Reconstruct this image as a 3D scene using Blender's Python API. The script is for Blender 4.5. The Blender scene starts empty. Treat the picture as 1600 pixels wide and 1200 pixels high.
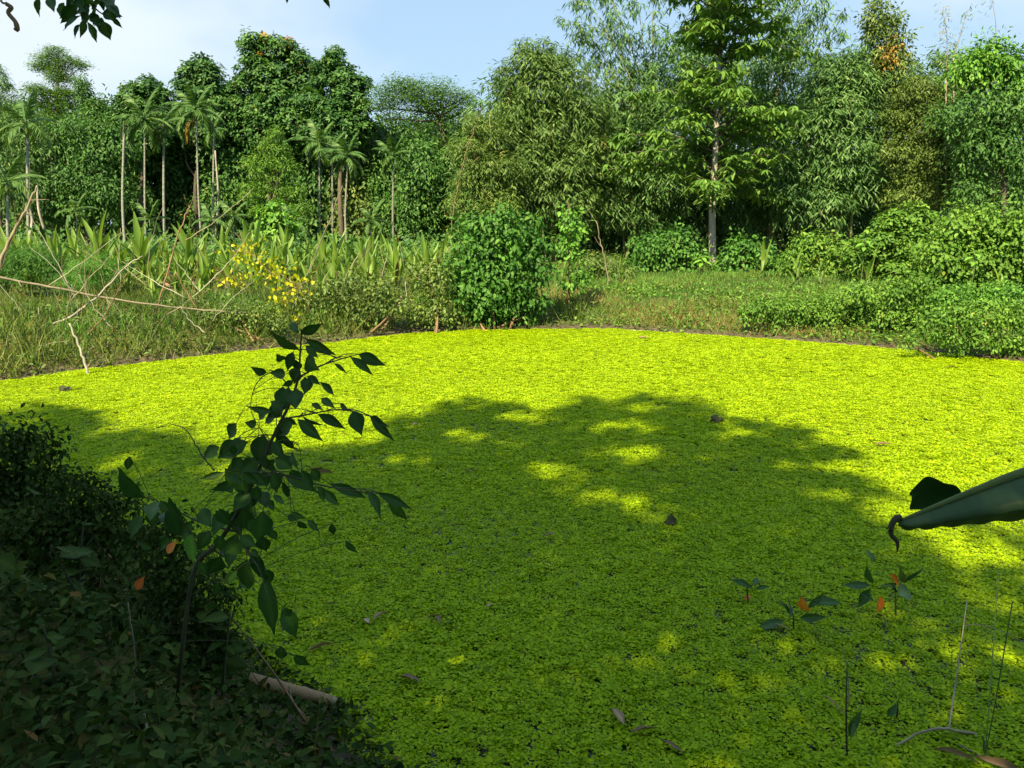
import bpy, math, random
import numpy as np
from mathutils import Vector, Matrix

random.seed(11)
rng = np.random.default_rng(11)
scene = bpy.context.scene
C = scene.collection
PI = math.pi

# ------------------------------------------------------------------ camera
H = 2.0                                   # eye height above the water
PITCH = math.atan(250 / 1200)             # horizon lies at row 350 of 1200
cam_d = bpy.data.cameras.new('camera')
cam_d.sensor_width = 36; cam_d.lens = 27.0
cam_d.clip_start = 0.05; cam_d.clip_end = 2000
cam = bpy.data.objects.new('camera', cam_d); C.objects.link(cam)
cam.location = (0, 0, H); cam.rotation_euler = (PI / 2 - PITCH, 0, 0)
scene.camera = cam

# ------------------------------------------------------------------ sky, sun, exposure
SUN_EL, SUN_AZ = 45.0, 24.0               # sun behind the viewer, to the left
e_, a_ = math.radians(SUN_EL), math.radians(SUN_AZ)
SUN = np.array([-math.sin(a_) * math.cos(e_), -math.cos(a_) * math.cos(e_), math.sin(e_)])
world = bpy.data.worlds.new('World'); scene.world = world; world.use_nodes = True
nt = world.node_tree; nt.nodes.clear()
def N(t, typ, **kw):
    n = t.nodes.new(typ)
    for k, v in kw.items(): setattr(n, k, v)
    return n
out = N(nt, 'ShaderNodeOutputWorld'); bg = N(nt, 'ShaderNodeBackground')
sky = N(nt, 'ShaderNodeTexSky', sky_type='NISHITA')
sky.sun_disc = False; sky.sun_elevation = e_; sky.sun_rotation = PI + a_
sky.air_density = 1.0; sky.dust_density = 0.6; sky.ozone_density = 2.0; sky.altitude = 0
tc = N(nt, 'ShaderNodeTexCoord'); mp = N(nt, 'ShaderNodeMapping')
mp.inputs['Scale'].default_value = (1.0, 1.0, 2.2); mp.inputs['Location'].default_value = (3.4, 1.2, 0.3)
cn = N(nt, 'ShaderNodeTexNoise'); cn.inputs['Scale'].default_value = 1.7
cn.inputs['Detail'].default_value = 5; cn.inputs['Roughness'].default_value = 0.5
cr = N(nt, 'ShaderNodeMapRange'); cr.interpolation_type = 'SMOOTHSTEP'
cr.inputs[1].default_value = 0.43; cr.inputs[2].default_value = 0.68; cr.inputs[4].default_value = 0.85
mixc = N(nt, 'ShaderNodeMix', data_type='RGBA')
mixc.inputs[7].default_value = (3.9, 4.3, 4.5, 1)
nt.links.new(tc.outputs['Generated'], mp.inputs[0]); nt.links.new(mp.outputs[0], cn.inputs['Vector'])
nt.links.new(cn.outputs[0], cr.inputs[0]); nt.links.new(cr.outputs[0], mixc.inputs[0])
veil = N(nt, 'ShaderNodeMix', data_type='RGBA'); veil.inputs[0].default_value = .8; veil.inputs[7].default_value = (2.05, 2.95, 3.85, 1)   # thin even high haze
nt.links.new(sky.outputs[0], veil.inputs[6]); nt.links.new(veil.outputs[2], mixc.inputs[6]); nt.links.new(mixc.outputs[2], bg.inputs[0])
bg.inputs[1].default_value = 0.09
nt.links.new(bg.outputs[0], out.inputs[0])
sl = bpy.data.lights.new('sun', 'SUN'); sl.energy = 5.0; sl.angle = math.radians(0.55); sl.color = (1.0, 0.81, 0.50)
so = bpy.data.objects.new('sun', sl); C.objects.link(so)
so.rotation_euler = Vector(SUN).to_track_quat('Z', 'Y').to_euler(); so.location = (-6, -12, 20)
vs = scene.view_settings
vs.view_transform = 'Standard'; vs.look = 'None'; vs.gamma = 1; vs.use_curve_mapping = False
vs.exposure = 1.4
cy = scene.cycles
cy.max_bounces = 7; cy.diffuse_bounces = 4; cy.glossy_bounces = 2; cy.transmission_bounces = 4
cy.caustics_reflective = False; cy.caustics_refractive = False

# ------------------------------------------------------------------ picture <-> place
ST, CT = math.sin(PITCH), math.cos(PITCH)
def P(px, py, d):
    """point of the place at forward distance d seen at (px, py) of the 1600 x 1200 photograph"""
    xc = (px - 800) / 1200.0; yc = (600 - py) / 1200.0
    dy = CT + yc * ST; dz = -ST + yc * CT
    return np.array([d * xc / dy, d, H + d * dz / dy])
def PZ(px, py, z=0.0):
    yc = (600 - py) / 1200.0
    dy = CT + yc * ST; dz = -ST + yc * CT
    return P(px, py, dy * (z - H) / dz)
def proj(p):
    p = np.asarray(p, float); x, y, z = p[..., 0], p[..., 1], p[..., 2] - H
    zc = y * CT - z * ST; yc = y * ST + z * CT
    zs = np.where(np.abs(zc) < 1e-6, 1e-6, zc)
    return 800 + 1200 * x / zs, 600 - 1200 * yc / zs, zc
def nrm(v):
    v = np.asarray(v, float)
    return v / np.maximum(np.linalg.norm(v, axis=-1, keepdims=True), 1e-9)
def sstep(a, b, x):
    t = np.clip((x - a) / (b - a), 0, 1); return t * t * (3 - 2 * t)

# ------------------------------------------------------------------ mesh building
class MB:
    def __init__(s): s.v = []; s.t = []; s.n = 0; s.f = {}
    def add(s, V, F, t=0.4):
        V = np.asarray(V, float).reshape(-1, 3)
        for f in F:
            f = np.asarray(f, int)
            if f.size: s.f.setdefault(f.shape[1], []).append(f + s.n)
        s.v.append(V); s.t.append(np.broadcast_to(np.asarray(t, float), (len(V),)).copy()); s.n += len(V)
    def mesh(s, name, mat, smooth=False):
        me = bpy.data.meshes.new(name)
        V = np.concatenate(s.v); me.vertices.add(len(V)); me.vertices.foreach_set('co', V.ravel().astype(np.float32))
        loops, starts, k0 = [], [], 0
        for k, fs in s.f.items():
            f = np.concatenate(fs); loops.append(f.ravel()); starts.append(k0 + np.arange(len(f)) * k); k0 += f.size
        L = np.concatenate(loops).astype(np.int32); S = np.concatenate(starts).astype(np.int32)
        me.loops.add(len(L)); me.loops.foreach_set('vertex_index', L)
        me.polygons.add(len(S)); me.polygons.foreach_set('loop_start', S)
        me.update(calc_edges=True)
        a = me.attributes.new('tint', 'FLOAT', 'POINT'); a.data.foreach_set('value', np.concatenate(s.t).astype(np.float32))
        if smooth: me.polygons.foreach_set('use_smooth', np.ones(len(S), bool))
        me.validate(); me.materials.append(mat)
        return me
def obj(name, me, parent=None, loc=None):
    o = bpy.data.objects.new(name, me); C.objects.link(o)
    if parent is not None: o.parent = parent
    if loc is not None: o.location = loc
    return o
def tag(o, label, cat=None, group=None, kind=None):
    o['label'] = label
    if cat: o['category'] = cat
    if group: o['group'] = group
    if kind: o['kind'] = kind
    return o
def thing(name, label, cat, loc=(0, 0, 0), group=None):
    o = bpy.data.objects.new(name, None); C.objects.link(o); o.location = loc; o.empty_display_size = 0.2
    return tag(o, label, cat, group)
def tube(mb, pts, rad, sides=6, t=0.4, cap=True):
    pts = np.asarray(pts, float); n = len(pts)
    rad = np.broadcast_to(np.asarray(rad, float), (n,))
    tan = nrm(np.gradient(pts, axis=0))
    ref = np.array([0.31, 0.87, 0.38]) if abs(tan[0][2]) > 0.7 else np.array([0, 0, 1.0])
    s = nrm(np.cross(tan, ref)); u = np.cross(tan, s)
    an = np.arange(sides) * 2 * PI / sides
    V = pts[:, None] + rad[:, None, None] * (np.cos(an)[None, :, None] * s[:, None] + np.sin(an)[None, :, None] * u[:, None])
    i = np.arange(n - 1)[:, None] * sides; j = np.arange(sides)[None]; j2 = (j + 1) % sides
    F = np.stack([i + j, i + j2, i + sides + j2, i + sides + j], -1).reshape(-1, 4)
    fs = [F]
    if cap and sides >= 3: fs += [np.arange(sides)[::-1][None], (np.arange(sides) + (n - 1) * sides)[None]]
    mb.add(V, fs, t)
def bez(pts, n=10):
    """smooth curve through points (Catmull-Rom)"""
    p = np.asarray(pts, float); q = np.vstack([2 * p[0] - p[1], p, 2 * p[-1] - p[-2]]); o = []
    for i in range(1, len(q) - 2):
        for t in np.linspace(0, 1, n, endpoint=False):
            a, b, c, d = q[i - 1], q[i], q[i + 1], q[i + 2]
            o.append(.5 * ((2 * b) + (-a + c) * t + (2 * a - 5 * b + 4 * c - d) * t * t + (-a + 3 * b - 3 * c + d) * t ** 3))
    o.append(p[-1]); return np.array(o)
# leaf outlines: (across, along, up)
DIAMOND = (np.array([[0, 0, 0], [.5, .42, .10], [0, 1, -.10], [-.5, .42, .10]]), [np.array([[0, 1, 2], [0, 2, 3]])])
OVAL = (np.array([[0, 0, 0], [.42, .24, .08], [.44, .60, .05], [0, 1, -.14], [-.44, .60, .05], [-.42, .24, .08]]), [np.array([[0, 1, 2, 3], [0, 3, 4, 5]])])
LANCE = (np.array([[0, 0, 0], [.5, .25, .03], [.32, .68, -.04], [0, 1, -.14], [-.32, .68, -.04], [-.5, .25, .03]]),
         [np.array([[0, 1, 2, 3], [0, 3, 4, 5]])])
BLADE = (np.array([[-.5, 0, 0], [.5, 0, 0], [.36, .55, .5], [-.36, .55, .5], [0, 1, -.9]]), [np.array([[0, 1, 2, 3]]), np.array([[3, 2, 4]])])
def leaves(mb, tm, pos, axis, normal, L, W, tint):
    T, F = tm; n = len(pos); k = len(T)
    a = nrm(axis); s = nrm(np.cross(a, normal)); u = np.cross(s, a)
    L = np.broadcast_to(np.asarray(L, float), (n,))[:, None, None]; W = np.broadcast_to(np.asarray(W, float), (n,))[:, None, None]
    V = pos[:, None] + T[None, :, :1] * W * s[:, None] + T[None, :, 1:2] * L * a[:, None] + T[None, :, 2:] * W * 2.0 * u[:, None]
    off = (np.arange(n) * k)[:, None, None]
    mb.add(V.reshape(-1, 3), [(f[None] + off).reshape(-1, f.shape[1]) for f in F], np.repeat(np.broadcast_to(tint, (n,)), k))
def perp(n):
    ref = np.where(np.abs(n[:, 2:3]) > .8, np.array([[1.0, 0, 0]]), np.array([[0, 0, 1.0]]))
    t1 = nrm(np.cross(n, ref)); return t1, np.cross(n, t1)
UP = np.array([[0, 0, 1.0]])
def clusters(mb, style, c, n, size, k, tint, wr=0.45, tm=DIAMOND):
    """k leaves of length ~size round every centre c with outward normal n"""
    m = len(c); n = nrm(n)
    cc = np.repeat(c, k, 0); tt = np.repeat(tint, k) + rng.normal(0, .07, m * k)
    an = (np.tile(np.arange(k) * 2 * PI / k, m) + np.repeat(rng.uniform(0, 6.28, m), k) + rng.normal(0, .35, m * k))[:, None]
    L = size * rng.uniform(.65, 1.25, m * k)
    r3 = rng.normal(0, 1, (m * k, 3))
    if style == 'rosette':
        nn = nrm(n * .8 + UP * .6 + rng.normal(0, .25, (m, 3))); t1, t2 = perp(nn)
        rad = np.cos(an) * np.repeat(t1, k, 0) + np.sin(an) * np.repeat(t2, k, 0); nk = np.repeat(nn, k, 0)
        ax = rad + nk * .35 + UP * -.25 + r3 * .15; no = nk + rad * .35 + r3 * .2
        p = cc + rad * size * .12 + r3 * size * .15
    elif style == 'whorl':
        nn = nrm(UP + rng.normal(0, .22, (m, 3))); t1, t2 = perp(nn)
        rad = np.cos(an) * np.repeat(t1, k, 0) + np.sin(an) * np.repeat(t2, k, 0)
        ax = rad * .85 + UP * -.48 + r3 * .1; no = UP * .9 + rad * .5 + r3 * .1; p = cc + rad * size * .10
    elif style == 'fan':
        rad = np.concatenate([np.cos(an), np.sin(an), np.zeros_like(an)], 1)
        ax = rad * .6 + np.repeat(n, k, 0) * .35 - UP * .62 + r3 * .18; no = UP * .6 + np.repeat(n, k, 0) * .5 + r3 * .45
        p = cc + r3 * size * .35
    elif style == 'vine':
        nk = np.repeat(nrm(n + UP * .45), k, 0)
        ax = r3 * .55 - UP * .7 + nk * .15; no = nk + rng.normal(0, .35, (m * k, 3)); p = cc + r3 * size * .8
    else:                                                    # fine, feathery, held flat
        rad = np.concatenate([np.cos(an), np.sin(an), np.zeros_like(an)], 1)
        ax = rad + r3 * .25 - UP * .1; no = UP + r3 * .25; p = cc + r3 * np.array([[1.6, 1.6, .45]]) * size
    leaves(mb, tm, p, ax, no, L, L * wr * rng.uniform(.8, 1.2, m * k), np.clip(tt, 0, 1))
def lobe_points(centre, R, count, flat=1.0, inner=.3, down=.4, stray=.12):
    d = nrm(rng.normal(0, 1, (int(count * 2.2) + 8, 3)))
    keep = (d[:, 2] > -.15) | (rng.random(len(d)) < down); d = d[keep][:int(count)]
    ph = rng.uniform(0, 6.28, 3)
    bump = 1 + .16 * np.sin(d[:, 0] * 5 + ph[0]) * np.sin(d[:, 1] * 5 + ph[1]) + .12 * np.sin(d[:, 2] * 8 + ph[2])
    r = np.where(rng.random(len(d)) < inner, rng.uniform(.45, .85, len(d)), rng.uniform(.86, 1.08, len(d))) * bump
    st = rng.random(len(d)) < stray; r = np.where(st, rng.uniform(1.05, 1.5, len(d)), r)
    p = d * r[:, None] * R; p[:, 2] *= flat
    return centre + p, d
def foliage(lobes, d, base, style, leafpx, k, cover=2.0, depth=.8, flat=1.0, wr=.45, tm=DIAMOND, inner=.3, tint0=.4, tvar=.13, back=True, down=.4, stray=.12, grow=1.0):
    """crown mesh (local to base) from lobes given as (column, row, radius) of the photograph at distance ~d"""
    mb = MB(); size = leafpx / 1200 * d; cs = []
    for (px, py, r) in lobes:
        R = r / 1200 * d * grow * rng.uniform(.85, 1.2)
        reps = [(rng.uniform(-.4, .5) * depth * R, 1.0)]
        if back: reps.append((R * rng.uniform(.9, 1.6) * depth, .3))
        for off, w in reps:
            c = P(px, py, d) + np.array([rng.normal(0, .1) * R, off, rng.normal(0, .08) * R])
            cs.append((c, R))
            cnt = max(6, cover * w * 4 * PI * R * R * max(flat, .5) / (size * size * wr * k * .55))
            p, n = lobe_points(c, R, cnt, flat, inner, down, stray)
            p[:, 2] = np.maximum(p[:, 2], .12)
            ti = np.clip(tint0 + rng.normal(0, .06) + rng.normal(0, tvar, len(p)), 0, 1)
            clusters(mb, style, p - base, n, size, k, ti, wr, tm)
    return mb, cs

# ------------------------------------------------------------------ materials
def lnk(t, a, b): t.links.new(a, b)
def new_mat(name):
    m = bpy.data.materials.new(name); m.use_nodes = True; t = m.node_tree; t.nodes.clear()
    o = N(t, 'ShaderNodeOutputMaterial'); return m, t, o
def ramp(t, stops):
    r = N(t, 'ShaderNodeValToRGB'); el = r.color_ramp.elements
    while len(el) < len(stops): el.new(.5)
    for e, (p, c) in zip(el, stops): e.position = p; e.color = (*c, 1)
    return r
def leaf_mat(name, stops, trans=.3, rough=.5, spec=.35, tcol=(1.25, 1.15, .5), obj_var=.12):
    m, t, o = new_mat(name)
    at = N(t, 'ShaderNodeAttribute', attribute_name='tint'); oi = N(t, 'ShaderNodeObjectInfo')
    ge = N(t, 'ShaderNodeNewGeometry')
    no = N(t, 'ShaderNodeTexNoise'); no.inputs['Scale'].default_value = 1.3; no.inputs['Detail'].default_value = 2
    lnk(t, ge.outputs['Position'], no.inputs['Vector'])
    m1 = N(t, 'ShaderNodeMath', operation='MULTIPLY_ADD'); m1.inputs[1].default_value = obj_var; lnk(t, oi.outputs['Random'], m1.inputs[0]); lnk(t, at.outputs['Fac'], m1.inputs[2])
    m2 = N(t, 'ShaderNodeMath', operation='MULTIPLY_ADD'); m2.inputs[1].default_value = .22; lnk(t, no.outputs[0], m2.inputs[0]); lnk(t, m1.outputs[0], m2.inputs[2])
    m3 = N(t, 'ShaderNodeMath', operation='SUBTRACT'); m3.inputs[1].default_value = .11 + obj_var / 2; lnk(t, m2.outputs[0], m3.inputs[0])
    r = ramp(t, stops); lnk(t, m3.outputs[0], r.inputs[0])
    b = N(t, 'ShaderNodeBsdfPrincipled'); b.inputs['Roughness'].default_value = rough; b.inputs['Specular IOR Level'].default_value = spec
    lnk(t, r.outputs[0], b.inputs['Base Color'])
    mu = N(t, 'ShaderNodeMix', data_type='RGBA', blend_type='MULTIPLY'); mu.inputs[0].default_value = 1; mu.inputs[7].default_value = (*tcol, 1); lnk(t, r.outputs[0], mu.inputs[6])
    tr = N(t, 'ShaderNodeBsdfTranslucent'); lnk(t, mu.outputs[2], tr.inputs[0])
    mx = N(t, 'ShaderNodeMixShader'); mx.inputs[0].default_value = trans
    lnk(t, b.outputs[0], mx.inputs[1]); lnk(t, tr.outputs[0], mx.inputs[2]); lnk(t, mx.outputs[0], o.inputs[0])
    return m
def bark_mat(name, c1, c2, scale=9, stretch=(1, 1, .25), rough=.85, bump=.5):
    m, t, o = new_mat(name)
    ge = N(t, 'ShaderNodeTexCoord'); mp = N(t, 'ShaderNodeMapping'); mp.inputs['Scale'].default_value = stretch
    no = N(t, 'ShaderNodeTexNoise'); no.inputs['Scale'].default_value = scale; no.inputs['Detail'].default_value = 6
    oi = N(t, 'ShaderNodeObjectInfo')
    lnk(t, ge.outputs['Object'], mp.inputs[0]); lnk(t, mp.outputs[0], no.inputs['Vector'])
    r = ramp(t, [(.3, c1), (.7, c2)]); lnk(t, no.outputs[0], r.inputs[0])
    hs = N(t, 'ShaderNodeHueSaturation'); lnk(t, r.outputs[0], hs.inputs['Color'])
    mr = N(t, 'ShaderNodeMapRange'); mr.inputs[3].default_value = .75; mr.inputs[4].default_value = 1.25; lnk(t, oi.outputs['Random'], mr.inputs[0]); lnk(t, mr.outputs[0], hs.inputs['Value'])
    b = N(t, 'ShaderNodeBsdfPrincipled'); b.inputs['Roughness'].default_value = rough; lnk(t, hs.outputs[0], b.inputs['Base Color'])
    bu = N(t, 'ShaderNodeBump'); bu.inputs['Strength'].default_value = bump; bu.inputs['Distance'].default_value = .02
    lnk(t, no.outputs[0], bu.inputs['Height']); lnk(t, bu.outputs[0], b.inputs['Normal']); lnk(t, b.outputs[0], o.inputs[0])
    return m
G = {}
BRIGHT = {'broad_dark', 'broad_mid', 'feather', 'bamboo', 'bamboo_olive', 'bamboo_yellow', 'whorl', 'palm', 'shrub', 'shrub_bright', 'vine', 'vine_olive', 'strap', 'grass', 'grass_green'}
def gm(name, dark, mid, light, dry, **kw):
    up = 1.45 if name in BRIGHT else 1.0
    if up > 1: dark, mid, light = [(q[0] * up * .84, q[1] * up * .97, q[2] * up) for q in (dark, mid, light)]
    G[name] = leaf_mat(name, [(0, dark), (.42, mid), (.72, light), (.97, dry)], **kw)
gm('broad_dark', (.016, .050, .013), (.042, .105, .024), (.090, .175, .038), (.22, .20, .03), spec=.3, rough=.5)
gm('broad_mid', (.022, .060, .014), (.055, .125, .026), (.110, .200, .038), (.22, .20, .05), spec=.25)
gm('feather', (.035, .085, .018), (.075, .150, .032), (.130, .220, .045), (.20, .21, .06), trans=.35)
gm('bamboo', (.033, .078, .022), (.080, .155, .040), (.155, .245, .075), (.32, .27, .13), spec=.35, rough=.5)
gm('bamboo_olive', (.036, .074, .018), (.085, .142, .032), (.160, .225, .060), (.33, .25, .11), spec=.3, rough=.5)
gm('bamboo_yellow', (.040, .078, .016), (.092, .146, .028), (.165, .220, .045), (.33, .25, .09))
gm('whorl', (.032, .076, .014), (.074, .145, .024), (.140, .230, .038), (.22, .22, .05), spec=.45)
gm('palm', (.022, .060, .014), (.055, .115, .026), (.120, .190, .045), (.36, .24, .06), spec=.35, rough=.5)
gm('shrub', (.018, .056, .010), (.044, .116, .018), (.092, .190, .030), (.16, .22, .04), spec=.22)
gm('shrub_bright', (.035, .090, .014), (.085, .190, .026), (.160, .290, .040), (.26, .30, .05), spec=.2)
gm('vine', (.034, .080, .012), (.088, .170, .022), (.170, .265, .038), (.30, .27, .08), spec=.2)
gm('vine_olive', (.040, .070, .015), (.090, .132, .026), (.165, .210, .042), (.28, .20, .08))
gm('grass', (.036, .066, .010), (.088, .118, .018), (.150, .165, .034), (.26, .19, .08))
gm('grass_green', (.030, .090, .012), (.070, .180, .022), (.120, .250, .032), (.20, .26, .05))
gm('strap', (.045, .095, .016), (.110, .180, .026), (.190, .260, .040), (.36, .27, .08), trans=.35, spec=.45)
gm('yellow', (.30, .36, .01), (.46, .52, .015), (.56, .62, .02), (.5, .35, .04), trans=.4)
gm('autumn', (.12, .08, .02), (.26, .17, .03), (.40, .27, .04), (.45, .2, .05))
gm('fore', (.010, .042, .007), (.024, .080, .012), (.055, .130, .020), (.16, .15, .02), trans=.15, spec=.25, rough=.5, obj_var=.3)
gm('canopy', (.024, .105, .008), (.042, .170, .012), (.070, .220, .018), (.14, .18, .03), trans=.58, tcol=(1.0, 1.6, .4))
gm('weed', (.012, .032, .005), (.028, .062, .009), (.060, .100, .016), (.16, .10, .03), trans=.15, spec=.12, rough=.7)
gm('orange_leaf', (.45, .10, .02), (.60, .16, .03), (.66, .26, .05), (.5, .3, .06), obj_var=.4)
gm('dead_leaf', (.10, .06, .03), (.24, .16, .09), (.42, .32, .20), (.50, .42, .30), trans=.1, obj_var=.5)
gm('banana', (.014, .042, .016), (.026, .066, .026), (.045, .095, .036), (.12, .12, .04), trans=.12, spec=.25, rough=.5)
gm('lettuce', (.145, .27, .002), (.31, .48, .003), (.41, .58, .004), (.46, .55, .02), trans=.40, spec=.18, rough=.5, tcol=(1.25, 1.1, .4), obj_var=.30)
B = {
 'trunk_pale': bark_mat('trunk_pale', (.22, .21, .17), (.40, .38, .31), 6),
 'trunk_dark': bark_mat('trunk_dark', (.05, .04, .03), (.13, .11, .08), 5),
 'palm_trunk': bark_mat('palm_trunk', (.12, .135, .115), (.27, .285, .25), 3, (.3, .3, 3)),
 'culm': bark_mat('culm', (.12, .15, .05), (.28, .28, .12), 3),
 'dry_stem': bark_mat('dry_stem', (.13, .115, .075), (.28, .25, .17), 8),
 'brown_stem': bark_mat('brown_stem', (.10, .06, .03), (.24, .16, .09), 8),
 'dark_stem': bark_mat('dark_stem', (.020, .028, .012), (.045, .055, .022), 12),
 'green_stem': bark_mat('green_stem', (.06, .11, .03), (.12, .18, .05), 8),
 'log': bark_mat('log', (.16, .10, .05), (.32, .22, .12), 7, (1, .3, 1)),
}

# ------------------------------------------------------------------ pond outline and ground
far_px = [(0, 597), (140, 577), (300, 559), (420, 546), (560, 531), (640, 521), (740, 516), (850, 515), (960, 514), (1050, 521), (1170, 528), (1280, 537), (1400, 546), (1500, 556), (1600, 568)]
far_w = [PZ(*p)[:2] for p in far_px]
near_px = [(548, 1200), (505, 1135), (420, 1066), (330, 1000), (270, 935), (200, 865), (120, 795), (50, 745)]
near_w = [PZ(*p)[:2] for p in near_px]
pond = far_w + [np.array(q) for q in [(9.0, 10.6), (11, 9), (12, 6), (10, 3), (6, 1.5), (2, 1.45), (.4, 1.7)]] + near_w + [np.array(q) for q in [(-4.2, 4.7), (-6.5, 5.0), (-9, 5.6), (-10.5, 7), (-9.6, 8.8)]]
pond = np.array(pond)
# refine and roughen the outline
pp = []
for i in range(len(pond)):
    a, b = pond[i], pond[(i + 1) % len(pond)]; n = max(1, int(np.linalg.norm(b - a) / .35))
    for t in range(n): pp.append(a + (b - a) * t / n + rng.normal(0, .035, 2))
pond = np.array(pp)
def sdist(x, y):
    x = np.asarray(x, float); y = np.asarray(y, float); sh = x.shape; q = np.stack([x.ravel(), y.ravel()], 1)
    best = np.full(len(q), 1e9); ins = np.zeros(len(q), bool)
    for i in range(len(pond)):
        a, b = pond[i], pond[(i + 1) % len(pond)]; e = b - a; w = q - a
        t = np.clip((w @ e) / (e @ e), 0, 1); dd = w - t[:, None] * e
        best = np.minimum(best, (dd * dd).sum(1))
        c = (a[1] <= q[:, 1]) != (b[1] <= q[:, 1])
        with np.errstate(divide='ignore', invalid='ignore'):
            xi = a[0] + (q[:, 1] - a[1]) * e[0] / e[1]
        ins ^= c & (q[:, 0] < xi)
    s = np.sqrt(best); s[ins] *= -1
    return s.reshape(sh)
def height(x, y, s=None):
    x = np.asarray(x, float); y = np.asarray(y, float)
    if s is None: s = sdist(x, y)
    near = 1 - sstep(5.2, 7.0, y)
    left = (1 - sstep(-2.5, 1.0, x)) * (1 - near)
    top = near * .62 + left * .42 + (1 - near - left) * .36
    wid = near * .95 + left * 1.3 + (1 - near - left) * 3.2
    n = .045 * np.sin(x * 2.1 + 1) * np.sin(y * 1.7 + .4) + .03 * np.sin(x * 4.7 + y * 3.1) + .02 * np.sin(x * 9 - y * 7.3)
    n2 = .10 * np.sin(x * .31 + 2) * np.sin(y * .27)
    o = .05 * sstep(0, .12, s) + (top - .05) * sstep(0, 1, s / wid) + n * sstep(.1, 1.2, s) + n2 * sstep(4, 12, s)
    return np.where(s > 0, o, -.4 * sstep(0, .8, -s))
def hz(x, y): return float(height(np.array([x]), np.array([y]))[0])

def axis_grid(lo, hi, step, far, k=1.22):
    g = list(np.arange(lo, hi + 1e-6, step)); a, s = lo, step
    while a > -far: s *= k; a -= s; g.insert(0, a)
    a, s = hi, step
    while a < far: s *= k; a += s; g.append(a)
    return np.array(g)
gx = axis_grid(-14, 14, .16, 600); gy = axis_grid(-3, 30, .16, 600)
GX, GY = np.meshgrid(gx, gy)
SD = sdist(GX, GY); GZ = height(GX, GY, SD)
mb = MB(); nx, ny = len(gx), len(gy)
i, j = np.meshgrid(np.arange(nx - 1), np.arange(ny - 1))
q = (j * nx + i).ravel()
mb.add(np.stack([GX, GY, GZ], -1), [np.stack([q, q + 1, q + nx + 1, q + nx], 1)], np.clip(SD.ravel(), -1, 4))
m, t, o = new_mat('ground_soil')
ge = N(t, 'ShaderNodeNewGeometry'); at = N(t, 'ShaderNodeAttribute', attribute_name='tint')
n1 = N(t, 'ShaderNodeTexNoise'); n1.inputs['Scale'].default_value = 1.1; n1.inputs['Detail'].default_value = 8; n1.inputs['Roughness'].default_value = .65
n2 = N(t, 'ShaderNodeTexNoise'); n2.inputs['Scale'].default_value = 14; n2.inputs['Detail'].default_value = 6
for n_ in (n1, n2): lnk(t, ge.outputs['Position'], n_.inputs['Vector'])
r1 = ramp(t, [(.32, (.045, .080, .014)), (.52, (.090, .115, .024)), (.72, (.17, .14, .06))]); lnk(t, n1.outputs[0], r1.inputs[0])
r2 = ramp(t, [(.3, (.45, .45, .45)), (.7, (1.15, 1.15, 1.15))]); lnk(t, n2.outputs[0], r2.inputs[0])
mu = N(t, 'ShaderNodeMix', data_type='RGBA', blend_type='MULTIPLY'); mu.inputs[0].default_value = 1
lnk(t, r1.outputs[0], mu.inputs[6]); lnk(t, r2.outputs[0], mu.inputs[7])
mr = N(t, 'ShaderNodeMapRange'); mr.inputs[1].default_value = .05; mr.inputs[2].default_value = .55; lnk(t, at.outputs['Fac'], mr.inputs[0])
mud = N(t, 'ShaderNodeMix', data_type='RGBA'); lnk(t, mr.outputs[0], mud.inputs[0]); lnk(t, mu.outputs[2], mud.inputs[7])
rm = ramp(t, [(.35, (.045, .038, .026)), (.7, (.12, .10, .07))]); lnk(t, n2.outputs[0], rm.inputs[0]); lnk(t, rm.outputs[0], mud.inputs[6])
b = N(t, 'ShaderNodeBsdfPrincipled'); b.inputs['Roughness'].default_value = .9; b.inputs['Specular IOR Level'].default_value = .2; lnk(t, mud.outputs[2], b.inputs['Base Color'])
bu = N(t, 'ShaderNodeBump'); bu.inputs['Distance'].default_value = .05; lnk(t, n2.outputs[0], bu.inputs['Height']); lnk(t, bu.outputs[0], b.inputs['Normal']); lnk(t, b.outputs[0], o.inputs[0])
tag(obj('ground', mb.mesh('ground', m, True)), 'earth banks with dry grass around the pond', kind='structure')

# still dark water filling the hollow
mw, t, o = new_mat('pond_water')
b = N(t, 'ShaderNodeBsdfPrincipled'); b.inputs['Base Color'].default_value = (.012, .018, .006, 1); b.inputs['Roughness'].default_value = .28; b.inputs['Specular IOR Level'].default_value = .3
nw = N(t, 'ShaderNodeTexNoise'); nw.inputs['Scale'].default_value = 6; bw = N(t, 'ShaderNodeBump'); bw.inputs['Strength'].default_value = .08
lnk(t, nw.outputs[0], bw.inputs['Height']); lnk(t, bw.outputs[0], b.inputs['Normal']); lnk(t, b.outputs[0], o.inputs[0])
mb = MB(); ctr = pond.mean(0); ring = ctr + (pond - ctr) * 1.012
mb.add(np.vstack([np.c_[ring, np.zeros(len(ring))]]), [np.arange(len(ring))[None]], 0)
tag(obj('water', mb.mesh('water', mw)), 'dark still pond water under the floating plants', kind='structure')

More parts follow.
